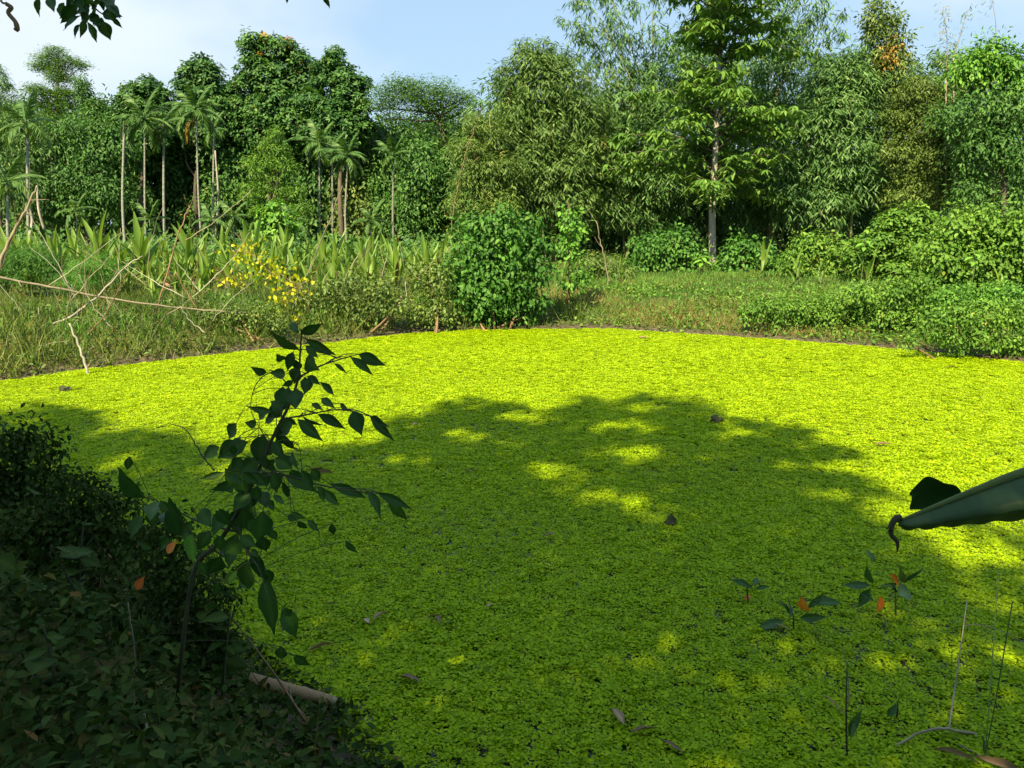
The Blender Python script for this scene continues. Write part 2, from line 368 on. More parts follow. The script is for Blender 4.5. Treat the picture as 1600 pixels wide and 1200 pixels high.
# ------------------------------------------------------------------ floating water lettuce
def rosette_mesh(seed):
    r = np.random.default_rng(seed); mb = MB(); k = 44
    T = np.array([[0, -.5, -.08], [.50, .12, .05], [.27, .52, 0], [-.27, .52, 0], [-.50, .12, .05], [0, .1, -.05]])
    for i in range(k):
        rr = .044 * math.sqrt((i + .5) / k); a0 = i * 2.4 + r.normal(0, .2); a = a0 + r.normal(0, .8); L = r.uniform(.0095, .0165) * (1.25 if i < 4 else 1); W = L * r.uniform(.9, 1.2); el = r.normal(.12, .28)
        d = np.array([math.cos(a) * math.cos(el), math.sin(a) * math.cos(el), math.sin(el)]); s = nrm(np.array([-math.sin(a), math.cos(a), r.normal(0, .25)])); u_ = np.cross(s, d) * -1
        V = T[:, :1] * W * s + T[:, 1:2] * L * d + T[:, 2:] * L * u_
        mb.add(V + np.array([math.cos(a0) * rr, math.sin(a0) * rr, .005 + r.uniform(0, .007) + (.004 if i < 4 else 0)]), [np.array([[0, 1, 2, 5], [0, 5, 3, 4]]), np.array([[5, 2, 3]])], np.clip(.42 + r.normal(0, .18), 0, .95))
    return mb.mesh('water_lettuce', G['lettuce'], False)
ros = [rosette_mesh(50 + i) for i in range(7)]
pts = []
cell = .046
xs = np.arange(-11, 12.2, cell); ys = np.arange(1.5, 15.2, cell)
X, Y = np.meshgrid(xs, ys); X = X.ravel() + rng.uniform(-.5, .5, X.size) * cell; Y = Y.ravel() + rng.uniform(-.5, .5, Y.size) * cell
far_keep = rng.random(len(X)) < np.where(Y < 6, 1.0, np.where(Y < 10, .8, .66))
px_, py_, zc_ = proj(np.stack([X, Y, X * 0], -1))
far_keep &= (px_ > -500) & (px_ < 2100) & (Y > 1.6)
X, Y = X[far_keep], Y[far_keep]
s_ = sdist(X, Y); kp = s_ < -.015 + rng.normal(0, .03, len(s_)); X, Y, s_ = X[kp], Y[kp], s_[kp]
# bare places: the mud pool beside the log, small gaps of open water
mudc = PZ(455, 1125)[:2]
hole = ((X - mudc[0]) / .20) ** 2 + ((Y - mudc[1]) / .16) ** 2 < 1
gapn = np.sin(X * 3.1 + 1.3 * np.sin(Y * 2.3)) * np.sin(Y * 4.3 + 1.1 * np.sin(X * 2.9)) + .5 * np.sin(X * 11 + Y * 5) * np.sin(Y * 13 - X * 4)
kp = ~hole & ~((gapn > 1.41) & (Y < 7)); X, Y = X[kp], Y[kp]
sc_ = rng.uniform(.85, 1.2, len(X)) * np.where(Y < 6, .95, np.where(Y < 10, 1.08, 1.2)) * (1 + .15 * np.sin(X * 1.7 + 2) * np.sin(Y * 2.3))
order = np.argsort(np.hypot(X, Y) + np.where((np.abs(proj(np.stack([X, Y, X * 0], -1))[0] - 800) > 780) | (proj(np.stack([X, Y, X * 0], -1))[1] > 1192), 50, 0))
near_i, rest_i = order[:300], order[300:]
first = []
for n_, i in enumerate(near_i):
    o = obj('water_lettuce', ros[n_ % 7]); o.location = (X[i], Y[i], .002); o.rotation_euler = (rng.normal(0, .1), rng.normal(0, .1), rng.uniform(0, 6.28)); o.scale = [sc_[i]] * 3
    tag(o, 'small clump of round green floating leaves in the shade along the bottom edge', 'water lettuce', 'water lettuce rosettes nearest the viewer')
    if n_ < 7: first.append(o)
me = bpy.data.meshes.new('floating_plants'); n = len(rest_i)
me.vertices.add(n); me.vertices.foreach_set('co', np.stack([X[rest_i], Y[rest_i], np.full(n, .002)], 1).ravel().astype(np.float32))
a = me.attributes.new('rot', 'FLOAT_VECTOR', 'POINT'); a.data.foreach_set('vector', np.stack([rng.normal(0, .07, n), rng.normal(0, .07, n), rng.uniform(0, 6.28, n)], 1).ravel().astype(np.float32))
a = me.attributes.new('scl', 'FLOAT', 'POINT'); a.data.foreach_set('value', sc_[rest_i].astype(np.float32))
a = me.attributes.new('idx', 'INT', 'POINT'); a.data.foreach_set('value', rng.integers(0, 7, n).astype(np.int32))
carpet = obj('floating_plants', me)
tag(carpet, 'yellow green carpet of floating water lettuce covering the whole pond', 'water plants', kind='stuff')
ng = bpy.data.node_groups.new('scatter_lettuce', 'GeometryNodeTree')
ng.interface.new_socket('Geometry', in_out='INPUT', socket_type='NodeSocketGeometry'); ng.interface.new_socket('Geometry', in_out='OUTPUT', socket_type='NodeSocketGeometry')
gi = ng.nodes.new('NodeGroupInput'); go = ng.nodes.new('NodeGroupOutput'); jn = ng.nodes.new('GeometryNodeJoinGeometry')
for o in first:
    oi = ng.nodes.new('GeometryNodeObjectInfo'); oi.inputs['Object'].default_value = o; oi.inputs['As Instance'].default_value = True
    ng.links.new(oi.outputs['Geometry'], jn.inputs[0])
ip = ng.nodes.new('GeometryNodeInstanceOnPoints'); ip.inputs['Pick Instance'].default_value = True
def na(nm, ty):
    x = ng.nodes.new('GeometryNodeInputNamedAttribute'); x.data_type = ty; x.inputs[0].default_value = nm; return x.outputs[0]
ng.links.new(gi.outputs[0], ip.inputs['Points']); ng.links.new(jn.outputs[0], ip.inputs['Instance'])
ng.links.new(na('idx', 'INT'), ip.inputs['Instance Index'])
er = ng.nodes.new('FunctionNodeEulerToRotation'); ng.links.new(na('rot', 'FLOAT_VECTOR'), er.inputs[0]); ng.links.new(er.outputs[0], ip.inputs['Rotation'])
ng.links.new(na('scl', 'FLOAT'), ip.inputs['Scale']); ng.links.new(ip.outputs[0], go.inputs[0])
md = carpet.modifiers.new('scatter', 'NODES'); md.node_group = ng
print('lettuce', n)
#@@PART2
# ------------------------------------------------------------------ trees across the pond
def base_at(px, d, py=380):
    p = P(px, py, d); return np.array([p[0], d, hz(p[0], d)])
def limb_tubes(mb, start, cs, r0, n=99, sides=5):
    idx = rng.permutation(len(cs))[:n]
    for i in idx:
        c, R = cs[i]; mid = (start + c) / 2 + rng.normal(0, .12, 3) * R + np.array([0, 0, -.25 * R])
        tube(mb, bez([start, mid, c], 4), np.linspace(r0, r0 * .2, 9), sides)
def tree(name, label, cat, px, d, lobes, style, mat, leafpx, k, trunk=(None, .16, 'trunk_dark'), limbs=8, group=None, trunk_pts=None, extra=None, **kw):
    base = base_at(px, d)
    root = thing(name, label, cat, base, group)
    mb, cs = foliage(lobes, d, base, style, leafpx, k, **kw)
    obj('crown', mb.mesh('crown', G[mat]), root)
    cw = [(c - base, R) for c, R in cs]
    cen = np.mean([c for c, _ in cw], 0)
    if trunk is not None:
        rad = trunk[1]
        if trunk_pts is None:
            top = cen.copy(); top[2] *= .92
            tp = bez([(0, 0, -.1), (rng.normal(0, .1), 0, cen[2] * .4), top], 6)
        else: tp = bez([(0, 0, -.1)] + [P(x, y, d) - base for x, y in trunk_pts], 6)
        mt = MB(); tube(mt, tp, np.linspace(rad, rad * .5, len(tp)), 7)
        tko = obj('trunk', mt.mesh('trunk', B[trunk[2]], True), root)
        for i in rng.permutation(len(cw))[:limbs]:
            c, R = cw[i]; lo = tp[(tp[:, 2] < max(c[2] - .2 * R, tp[1][2]))]
            st = lo[-1] if len(lo) else tp[1]
            st = st + (tp[max(1, len(lo) - 4)] - st) * rng.random()
            ml = MB(); mid = (st + c) / 2 + rng.normal(0, .15, 3) * R - np.array([0, 0, .2 * R])
            tube(ml, bez([st, mid, c], 4), np.linspace(rad * .45, rad * .12, 9), 5)
            obj('branch', ml.mesh('branch', B[trunk[2]], True), tko)
    if extra:
        for nm, lo2, st2, mt2, lp2, k2, kw2 in extra:
            m2, _ = foliage(lo2, d - .3, base, st2, lp2, k2, **kw2)
            obj(nm, m2.mesh(nm, G[mt2]), root)
    return root
tree('feathery_tree', 'tall slender feathery tree with airy tiers against the white cloud', 'tree', 82, 44,
     [(90, 84, 13), (72, 96, 13), (60, 106, 11), (110, 99, 14), (126, 104, 11), (84, 110, 14), (92, 126, 14), (58, 146, 15), (75, 150, 14), (96, 148, 14), (108, 152, 13), (92, 166, 13), (68, 166, 12), (110, 168, 12), (80, 182, 12), (98, 190, 12)],
     'feather', 'feather', 3.2, 5, trunk=(None, .11, 'trunk_pale'), trunk_pts=[(80, 300), (85, 210), (90, 140), (90, 90)], limbs=12, cover=2.1, flat=.7, wr=.45, back=False, stray=.05)
tree('leaning_tree', 'thin leaning tree with a vine draped crown beside the feathery tree', 'tree', 165, 43,
     [(125, 129, 7), (131, 142, 9), (130, 156, 9), (142, 162, 9), (151, 170, 9), (140, 176, 9), (156, 166, 6), (150, 186, 10), (163, 184, 8)],
     'vine', 'broad_mid', 4, 4, trunk=(None, .07, 'trunk_pale'), limbs=4, cover=1.6)
tree('pale_bamboo', 'pale drooping bamboo at the left edge of the picture', 'bamboo', 5, 40,
     [(8, 172, 22), (35, 188, 22), (14, 215, 28), (55, 232, 22), (-15, 200, 25), (18, 262, 28), (-20, 250, 28), (0, 300, 30), (40, 300, 26), (-5, 110, 9), (4, 128, 7), (-20, 150, 20)],
     'fan', 'bamboo', 7, 6, wr=.16, cover=1.3, limbs=5)
tree('leafy_tree', 'mid green leafy tree filling in below the feathery tree', 'tree', 135, 41,
     [(120, 214, 26), (160, 208, 22), (105, 240, 24), (145, 245, 30), (180, 240, 20), (110, 280, 28), (150, 285, 30), (90, 310, 28), (130, 320, 28), (172, 300, 26), (60, 330, 26)],
     'vine', 'broad_mid', 6, 5, trunk=(None, .14, 'trunk_dark'), stray=.2)
tree('broadleaf_tree', 'dark glossy broadleaf tree behind the two leftmost crowned palms', 'tree', 226, 45,
     [(206, 146, 17), (232, 142, 18), (254, 153, 16), (193, 163, 14), (222, 172, 26), (250, 182, 24), (202, 198, 24), (228, 215, 28), (262, 205, 18)],
     'rosette', 'broad_dark', 6.5, 6, wr=.5, grow=.93, stray=.05)
tree('broadleaf_tree', 'dark round topped broadleaf tree behind the palm with orange flower stalks', 'tree', 312, 46,
     [(312, 106, 18), (294, 114, 15), (328, 118, 16), (288, 138, 18), (332, 142, 20), (310, 148, 24), (344, 172, 24), (298, 185, 28), (330, 205, 30), (280, 215, 24)],
     'rosette', 'broad_dark', 6.5, 6, wr=.5, grow=.93, stray=.05)
tree('broadleaf_tree', 'tallest dark broadleaf tree, its top flecked with orange flowers', 'tree', 425, 46,
     [(393, 74, 18), (418, 72, 18), (444, 82, 20), (465, 96, 17), (398, 100, 20), (438, 112, 26), (412, 128, 26), (470, 124, 20), (384, 128, 18), (430, 160, 28), (462, 158, 26), (398, 168, 24), (482, 158, 18), (372, 160, 20), (360, 142, 14), (352, 165, 18), (375, 195, 26), (420, 200, 30), (468, 195, 26)],
     'rosette', 'broad_dark', 6.5, 6, wr=.5, grow=.93, stray=.05, trunk=(None, .2, 'trunk_dark'),
     extra=[('blossom', [(416, 57, 7), (446, 68, 9), (455, 86, 7), (478, 104, 7), (409, 88, 5), (438, 74, 5)], 'rosette', 'autumn', 5, 6, dict(cover=.4, tint0=.75, back=False))])
tree('broadleaf_tree', 'dark broadleaf tree with a pointed top, rightmost of the tall dark group', 'tree', 535, 45,
     [(523, 87, 12), (516, 102, 15), (502, 108, 13), (535, 118, 16), (553, 128, 16), (567, 134, 11), (510, 132, 22), (540, 152, 24), (560, 166, 18), (520, 178, 28), (552, 198, 26), (574, 203, 14), (494, 168, 22), (505, 210, 28), (535, 225, 26)],
     'rosette', 'broad_dark', 6.5, 6, wr=.5, grow=.93, stray=.05, trunk=(None, .18, 'trunk_dark'))
tree('umbrella_tree', 'flat topped spreading tree with sky showing between its lower branches', 'tree', 690, 44,
     [(598, 150, 18), (620, 138, 18), (645, 142, 18), (668, 150, 22), (696, 148, 20), (715, 158, 15), (734, 148, 7), (736, 168, 10), (600, 166, 15), (638, 164, 22), (680, 168, 22), (718, 178, 16), (622, 190, 9), (690, 196, 12), (655, 200, 10), (605, 185, 8), (725, 205, 12), (700, 222, 12)],
     'feather', 'feather', 4, 5, trunk=(None, .16, 'trunk_dark'), trunk_pts=[(700, 300), (695, 220), (680, 175)], limbs=14, cover=1.05, flat=.95, wr=.45, grow=.95, stray=.2)
tree('yellow_green_tree', 'bright yellow green fine leaved young tree between the palms', 'tree', 428, 34,
     [(431, 210, 9), (417, 230, 13), (441, 236, 11), (404, 260, 15), (449, 264, 14), (426, 262, 13), (393, 300, 15), (462, 298, 13), (430, 298, 17), (408, 332, 15), (472, 330, 12), (445, 330, 14)],
     'fan', 'vine', 5.5, 6, wr=.25, cover=1.1, stray=.4)
for i, (px, d, py, w, mat) in enumerate([(200, 47, 255, 40, 'broad_mid'), (275, 48, 250, 42, 'broad_dark'), (345, 47, 258, 42, 'broad_mid'), (490, 48, 262, 42, 'broad_dark'), (560, 47, 268, 40, 'vine_olive'), (610, 46, 262, 34, 'broad_mid'), (660, 42, 258, 40, 'broad_mid'), (720, 43, 262, 36, 'broad_dark'), (30, 47, 260, 40, 'broad_mid'), (390, 48, 265, 38, 'broad_dark'), (100, 49, 240, 36, 'broad_dark')]):
    lob = [(px + rng.uniform(-.6, .6) * w, py + dy, rng.uniform(.5, .75) * w) for dy in (-18, 0, 22, 45, 68, 90, 30, 60)]
    tree('understorey_tree', 'low shaded understorey tree in the gloom behind the palm trunks', 'tree', px, d, lob, 'vine', mat, 7, 5, limbs=3, group='understorey trees behind the palm trunks')  # darker leaf colours stand in for shade under the taller crowns
for lab, px, lob, mat in [('hazy green tree filling the gap behind the feathery tree', 110, [(60, 215, 34), (110, 205, 30), (160, 200, 30), (20, 240, 34), (90, 260, 40), (150, 265, 40), (30, 300, 38)], 'broad_mid'), ('dark tree filling the gap behind the middle palms', 420, [(260, 215, 34), (310, 225, 36), (365, 205, 34), (430, 220, 36), (490, 220, 36), (280, 280, 42), (350, 280, 42), (430, 290, 42), (500, 290, 42)], 'broad_dark'), ('dark tree filling the gap below the flat topped tree', 640, [(570, 235, 32), (615, 225, 28), (660, 225, 28), (710, 225, 30), (590, 285, 40), (650, 285, 42), (720, 280, 40), (760, 240, 34)], 'broad_dark')]:
    tree('forest_tree', lab, 'tree', px, 49, lob, 'vine', mat, 8, 5, limbs=4, back=False, grow=1.1)
# deep wood closing the view behind everything
mb = MB()
n = 5200
c = np.stack([rng.uniform(-55, 62, n), rng.uniform(50, 62, n), np.zeros(n)], -1)
c[:, 2] = rng.random(n) ** .8 * (6.6 + 1.8 * np.sin(c[:, 0] * .5) + np.sin(c[:, 0] * 1.7))
clusters(mb, 'vine', c, np.tile([[0, -1, .3]], (n, 1)), .55, 7, np.clip(rng.normal(.3, .12, n), 0, 1), .55)
tag(obj('far_wood', mb.mesh('far_wood', G['broad_dark'])), 'dark mass of woodland closing the view behind the trees', 'woodland', kind='stuff')

mb = MB(); n = 5200
c = np.stack([rng.uniform(-27, 1, n), rng.uniform(25.5, 37, n), np.zeros(n)], -1)
c[:, 2] = .3 + rng.random(n) * (.9 + .5 * np.sin(c[:, 0] * 1.3) * np.sin(c[:, 1] * .9))
clusters(mb, 'vine', c, np.tile([[0, -1, .6]], (n, 1)), .20, 5, np.clip(rng.normal(.4, .16, n), 0, 1), .5)
tag(obj('low_undergrowth', mb.mesh('low_undergrowth', G['broad_mid'])), 'waist high undergrowth between the strap leaved plants and the palms', 'undergrowth', kind='stuff')
# ------------------------------------------------------------------ areca palms
def frond_mesh(seed, L=1.0, droop=.9, leafl=.34):
    r = np.random.default_rng(seed); mb = MB()
    t = np.linspace(0, 1, 15)
    x = np.sin(t * droop) / droop * L if droop else t * L; z = (np.cos(t * droop) - 1) / droop * L * .95
    rach = np.stack([x, 0 * t, z], 1)
    tube(mb, rach, np.linspace(.018, .004, len(t)), 4, .55)
    m = 26; tt = np.linspace(.14, .99, m)
    for sgn in (-1, 1):
        p = np.stack([np.interp(tt, t, rach[:, q]) for q in range(3)], 1)
        tg = nrm(np.stack([np.interp(np.minimum(tt + .02, 1), t, rach[:, q]) - np.interp(tt - .02, t, rach[:, q]) for q in range(3)], 1))
        ax = tg * .55 + np.array([[0, sgn * .8, -.25]]) + r.normal(0, .1, (m, 3)) - np.array([[0, 0, .35]])
        l = leafl * L * (1 - .6 * np.abs(tt - .45) ** 1.3) * r.uniform(.85, 1.1, m)
        leaves(mb, LANCE, p, ax, np.array([[0, 0, 1.0]]) + r.normal(0, .2, (m, 3)), l, l * .15, np.clip(.45 + r.normal(0, .12, m), 0, .9))
    return mb.mesh('frond', G['palm'])
FR = [frond_mesh(1, 1, .5), frond_mesh(2, 1, 1.0), frond_mesh(3, 1, 1.5), frond_mesh(4, 1, 1.9)]
def palm(px, crown_py, d, label, fl=1.9, nf=11, trunk_r=.052, head=True, lean=0, flowers=False, foot=380, name='areca_palm', gr='areca palms along the far bank', mat='palm_trunk'):
    fl *= .68; trunk_r *= .85
    base = base_at(px + lean, d, foot); root = thing(name, label, 'palm', base, gr)
    top = P(px, crown_py, d) - base
    tp = bez([(0, 0, -.1), (top[0] * .35 + rng.normal(0, .04), 0, top[2] * .45), top], 8)
    mt = MB(); tube(mt, tp, np.linspace(trunk_r * 1.15, trunk_r * .8, len(tp)), 8)
    obj('trunk', mt.mesh('trunk', B[mat], True), root)
    if not head:
        mt = MB(); tube(mt, [top - [0, 0, .05], top + [0, 0, .25], top + [.03, 0, .45]], [trunk_r * .9, trunk_r * .6, .01], 6)
        obj('broken_top', mt.mesh('broken_top', B['dry_stem'], True), root); return root
    mt = MB(); cs = top + np.array([0, 0, .75 * fl / 1.9])
    tube(mt, [top, top + [0, 0, .35 * fl / 1.9], cs], [trunk_r * .95, trunk_r * 1.15, trunk_r * .5], 7)
    obj('crownshaft', mt.mesh('crownshaft', B['green_stem'], True), root)
    for i in range(nf):
        u = i / (nf - 1); el = 1.25 - u * 1.35 + rng.normal(0, .1); az = i * 2.4 + rng.uniform(-.3, .3)
        o = obj('frond', FR[min(3, int(u * 3.4 + rng.uniform(0, .7)))], root, cs - [0, 0, .1 * u])
        o.rotation_euler = (0, -el, az); s = fl * rng.uniform(.85, 1.1); o.scale = (s, s, s)
    if flowers:
        mf = MB()
        for q in range(26):
            a = rng.uniform(2.2, 4.4); l = rng.uniform(.5, 1.0)
            st = top + [math.cos(a) * .1, math.sin(a) * .1, -.02]
            tube(mf, bez([st, st + [math.cos(a) * .32, math.sin(a) * .3, -.1], st + [math.cos(a) * .42 + rng.normal(0, .05), math.sin(a) * .4, -l]], 4), .018, 4, .55)
        obj('flower_stalks', mf.mesh('flower_stalks', G['autumn']), root)
    return root
palm(194, 205, 36, 'headless dead palm trunk, a bare grey pole left of the crowned palms', head=False, trunk_r=.07)
palm(226, 205, 36, 'tall areca palm with full crown just right of the headless trunk', nf=12, fl=2.0)
palm(256, 212, 37, 'areca palm whose crown hangs low, second crowned palm from the left', nf=11, fl=1.9, trunk_r=.07)
palm(307, 190, 36, 'areca palm with orange flower stalks hanging below its crown', flowers=True, lean=8, nf=13, fl=2.0)
palm(334, 215, 40, 'thin areca palm half hidden behind the palm with orange flower stalks', trunk_r=.055, nf=8, fl=1.5)
palm(499, 238, 36, 'pale trunked areca palm, left one of the three below the pointed dark tree', nf=11, fl=1.7)
palm(519, 248, 38, 'slim dim trunked areca palm, middle of the three below the pointed dark tree', trunk_r=.06, nf=9, fl=1.6)
palm(543, 258, 35, 'areca palm with bright arching fronds, right one of the three below the pointed dark tree', nf=11, fl=1.6)
palm(615, 258, 36, 'areca palm standing alone below the flat topped spreading tree', nf=11, fl=1.6, trunk_r=.065)
palm(43, 215, 34, 'short palm with broad fronds rising from the bamboo at left edge', nf=9, fl=2.1, trunk_r=.08)
palm(12, 305, 30, 'low bright fronded palm sprouting at the far left edge', nf=9, fl=1.9, trunk_r=.07)
for i, (px, py) in enumerate([(330, 350), (365, 345), (455, 352), (235, 350), (120, 335), (580, 350)]):
    palm(px, py + 6, 31 + i * .5, 'young palm without a tall trunk low in the shade behind the strap leaved plants', nf=8, fl=1.3, trunk_r=.04, foot=390, name='young_palm', gr='young palms in the shade')
# low shaded saplings bare stems
for i, (x0, y0, x1, y1, d) in enumerate([(45, 375, 40, 310, 33), (70, 360, 58, 290, 36), (337, 370, 336, 235, 41)]):
    a, b_ = P(x0, y0, d), P(x1, y1, d); mt = MB(); tube(mt, bez([a, (a + b_) / 2 + rng.normal(0, .08, 3), b_], 5), np.linspace(.07, .04, 11), 6)
    tag(obj('bare_trunk', mt.mesh('bare_trunk', B['trunk_pale'], True)), ['short pale trunk in the shade at the far left', 'crooked thin trunk near the far left palms', 'faint grey trunk beside the palm with orange flower stalks'][i], 'trunk')

# ------------------------------------------------------------------ bamboo
def bamboo(label, px, d, lobes, mat, sprays=(), culms=9, leafpx=11, cover=1.5, fanmat=None, **kw):
    base = base_at(px, d, 400); root = thing('bamboo_clump', label, 'bamboo', base, 'bamboo clumps across the pond')
    mb, cs = foliage(lobes, d, base, 'fan', leafpx, 7, wr=.19, cover=cover, tvar=.15, tint0=.40, stray=.2, tm=DIAMOND, **kw)
    size = leafpx / 1200 * d
    for sp in sprays:
        pts_ = bez([P(x, y, d + rng.uniform(-.5, .8)) - base for x, y in sp], 8); l = np.linalg.norm(np.diff(pts_, axis=0), axis=1).sum()
        mt = MB(); tube(mt, pts_, np.linspace(.025, .006, len(pts_)), 4); obj('culm', mt.mesh('culm', B['culm'], True), root)
        m = int(l * 11); tt = rng.uniform(.15, 1, m) * (len(pts_) - 1); ii = tt.astype(int).clip(0, len(pts_) - 2)
        c = pts_[ii] + (pts_[ii + 1] - pts_[ii]) * (tt - ii)[:, None] + rng.normal(0, .3, (m, 3)) * (1.15 - tt / len(pts_))[:, None]
        clusters(mb, 'fan', c, rng.normal(0, 1, (m, 3)) - UP * .3, size, 6, np.clip(rng.normal(.4, .15, m), 0, 1), .18)
    obj('foliage', mb.mesh('foliage', G[mat]), root)
    for i in range(culms):
        c, R = cs[rng.integers(len(cs))]; e = c - base; s = np.array([rng.normal(0, .6), rng.normal(.6, .4), -.1])
        mt = MB(); tube(mt, bez([s, s * .5 + e * np.array([.35, .35, .55]), e], 5), np.linspace(.05, .015, 11), 6)
        obj('culm', mt.mesh('culm', B['culm'], True), root)
    return root
bamboo('olive bamboo clump with a rounded top, leftmost of the tall bamboos', 850, 34,
       [(828, 100, 26), (862, 98, 24), (800, 128, 26), (888, 138, 30), (848, 148, 36), (806, 178, 32), (900, 188, 32), (858, 208, 38), (790, 228, 32), (828, 258, 38), (880, 268, 38), (920, 238, 28), (850, 308, 38), (900, 328, 34), (800, 298, 32)], 'bamboo_olive',
       sprays=[[(800, 150), (785, 110), (772, 118)], [(850, 140), (840, 85), (815, 78)], [(870, 130), (878, 88), (900, 92)], [(900, 150), (920, 120), (925, 130)]])
bamboo('low yellowish bamboo beside the flat topped spreading tree', 755, 32,
       [(742, 200, 18), (768, 212, 22), (735, 240, 22), (760, 268, 26), (735, 290, 22), (780, 318, 28), (748, 335, 24), (790, 270, 22), (720, 320, 16)], 'bamboo_yellow', culms=6, leafpx=8,
       sprays=[[(745, 260), (735, 190), (722, 180)], [(770, 230), (765, 180), (780, 175)]])
bamboo('airy grey green bamboo leaning left over the sky beside the whorled tree', 1000, 36,
       [(1005, 125, 30), (965, 168, 32), (1035, 175, 34), (940, 215, 32), (990, 228, 38), (958, 278, 38), (1012, 288, 38), (950, 328, 32), (1042, 300, 32), (1060, 240, 30), (1000, 345, 30)], 'bamboo',
       sprays=[[(1000, 160), (950, 60), (872, 28)], [(1000, 150), (930, 20), (890, 0)], [(1010, 140), (960, 10), (930, -15)], [(980, 160), (930, 70), (895, 55)], [(960, 180), (920, 110), (905, 85)], [(1010, 130), (1000, 30), (985, -15)], [(960, 190), (930, 150), (915, 130)], [(1020, 130), (1020, 20), (1030, -25)], [(985, 150), (945, 90), (900, 35)], [(990, 140), (965, 60), (950, 10)], [(960, 170), (945, 110), (925, 95)], [(1005, 140), (985, 70), (965, 25)]], cover=1.2)
bamboo('airy bamboo whose arching tips hang right of the whorled tree', 1220, 36,
       [(1225, 70, 20), (1208, 118, 24), (1200, 178, 30), (1238, 205, 32), (1205, 240, 32), (1180, 270, 32), (1210, 310, 32), (1170, 330, 28), (1240, 275, 28)], 'bamboo',
       sprays=[[(1210, 160), (1250, 40), (1318, 20)], [(1210, 150), (1270, 50), (1322, 55)], [(1200, 140), (1220, 20), (1262, -12)], [(1220, 180), (1260, 100), (1290, 95)], [(1210, 130), (1235, 20), (1300, 5)], [(1200, 120), (1190, 20), (1215, -20)], [(1230, 180), (1255, 140), (1270, 150)], [(1215, 150), (1255, 70), (1300, 60)], [(1205, 120), (1240, 50), (1285, 30)]], cover=1.1)
bamboo('dense green bamboo clump between airy bamboo and the vine draped snag', 1310, 33,
       [(1310, 110, 24), (1340, 100, 18), (1286, 130, 24), (1330, 143, 28), (1368, 130, 22), (1300, 178, 32), (1350, 188, 30), (1270, 208, 32), (1320, 238, 34), (1280, 268, 34), (1232, 262, 30), (1340, 278, 28), (1245, 310, 30), (1292, 318, 28)], 'bamboo',
       sprays=[[(1310, 130), (1300, 90), (1280, 85)], [(1330, 120), (1350, 80), (1345, 80)], [(1360, 280), (1375, 210), (1385, 230)]])
bamboo('dark bamboo wall standing behind, left of the whorled tree', 930, 39,
       [(1062, 118, 32), (1085, 80, 28), (1050, 60, 22), (1090, 150, 34), (780, 170, 34), (830, 190, 40), (890, 200, 44), (945, 190, 40), (990, 200, 44), (1050, 190, 40), (800, 250, 44), (870, 270, 48), (940, 280, 48), (1010, 280, 48), (1070, 270, 44), (760, 300, 40), (830, 330, 44), (900, 340, 44), (970, 345, 44), (1050, 345, 44)], 'bamboo', cover=1.1, leafpx=13, back=False)
bamboo('dark bamboo wall standing behind, right of the whorled tree', 1300, 39,
       [(1100, 150, 36), (1160, 130, 40), (1150, 200, 44), (1220, 180, 44), (1290, 170, 44), (1360, 170, 44), (1430, 130, 36), (1490, 125, 34), (1130, 270, 46), (1200, 280, 46), (1280, 280, 48), (1360, 270, 48), (1440, 250, 46), (1520, 230, 46), (1580, 190, 44), (1160, 345, 44), (1260, 345, 44), (1350, 340, 44), (1440, 330, 44), (1530, 320, 44), (1610, 280, 44)], 'bamboo', cover=1.1, leafpx=13, back=False)
# dark thicket low behind the bamboo
mb = MB(); n = 3000
c = np.stack([rng.uniform(-2, 26, n), rng.uniform(38, 41, n), rng.uniform(0, 5.5, n)], -1)
clusters(mb, 'fan', c, np.tile([[0, -1, .2]], (n, 1)), .45, 7, np.clip(rng.normal(.25, .12, n), 0, 1), .22)
tag(obj('bamboo_thicket', mb.mesh('bamboo_thicket', G['bamboo'])), 'dark bamboo thicket filling the gloom behind the whorled tree trunk', 'thicket', kind='stuff')
tree('vine_draped_snag', 'dead tree top draped in brown and orange vines, standing against the sky', 'tree', 1385, 33,
     [(1374, 8, 11), (1366, 30, 15), (1392, 34, 14), (1378, 55, 18), (1358, 58, 10), (1408, 62, 12), (1416, 85, 9), (1390, 85, 17), (1372, 90, 12), (1395, 115, 20), (1378, 140, 22)],
     'vine', 'vine_olive', 6, 5, trunk=(None, .12, 'trunk_dark'), cover=1.15, limbs=6, extra=[('orange_vine', [(1388, 84, 12), (1396, 98, 10), (1375, 92, 7)], 'vine', 'autumn', 6, 4, dict(cover=.8, tint0=.5, back=False))])
tree('fine_leaved_tree', 'dull olive fine leaved tree right of the vine draped snag', 'tree', 1460, 32,
     [(1430, 152, 26), (1462, 158, 26), (1500, 148, 20), (1440, 200, 36), (1490, 208, 36), (1450, 258, 36), (1500, 275, 36), (1430, 308, 32), (1402, 240, 26), (1410, 190, 22)],
     'fan', 'vine_olive', 6, 6, wr=.3, cover=1.6)
tree('vine_covered_tree', 'tall tree smothered in bright yellow green vines at the right edge', 'tree', 1560, 29,
     [(1546, 84, 16), (1562, 96, 18), (1522, 104, 18), (1586, 106, 18), (1500, 114, 14), (1550, 114, 20), (1592, 138, 18), (1620, 120, 24)],
     'vine', 'shrub_bright', 8, 4, trunk=(None, .16, 'trunk_dark'), limbs=5, cover=1.5,
     extra=[('hanging_vines', [(1540, 178, 30), (1580, 178, 28), (1560, 228, 30), (1592, 258, 30), (1525, 235, 24), (1620, 200, 30), (1600, 310, 30), (1480, 180, 18), (1520, 300, 20)], 'vine', 'broad_mid', 7, 4, dict(cover=1.1, stray=.25))])
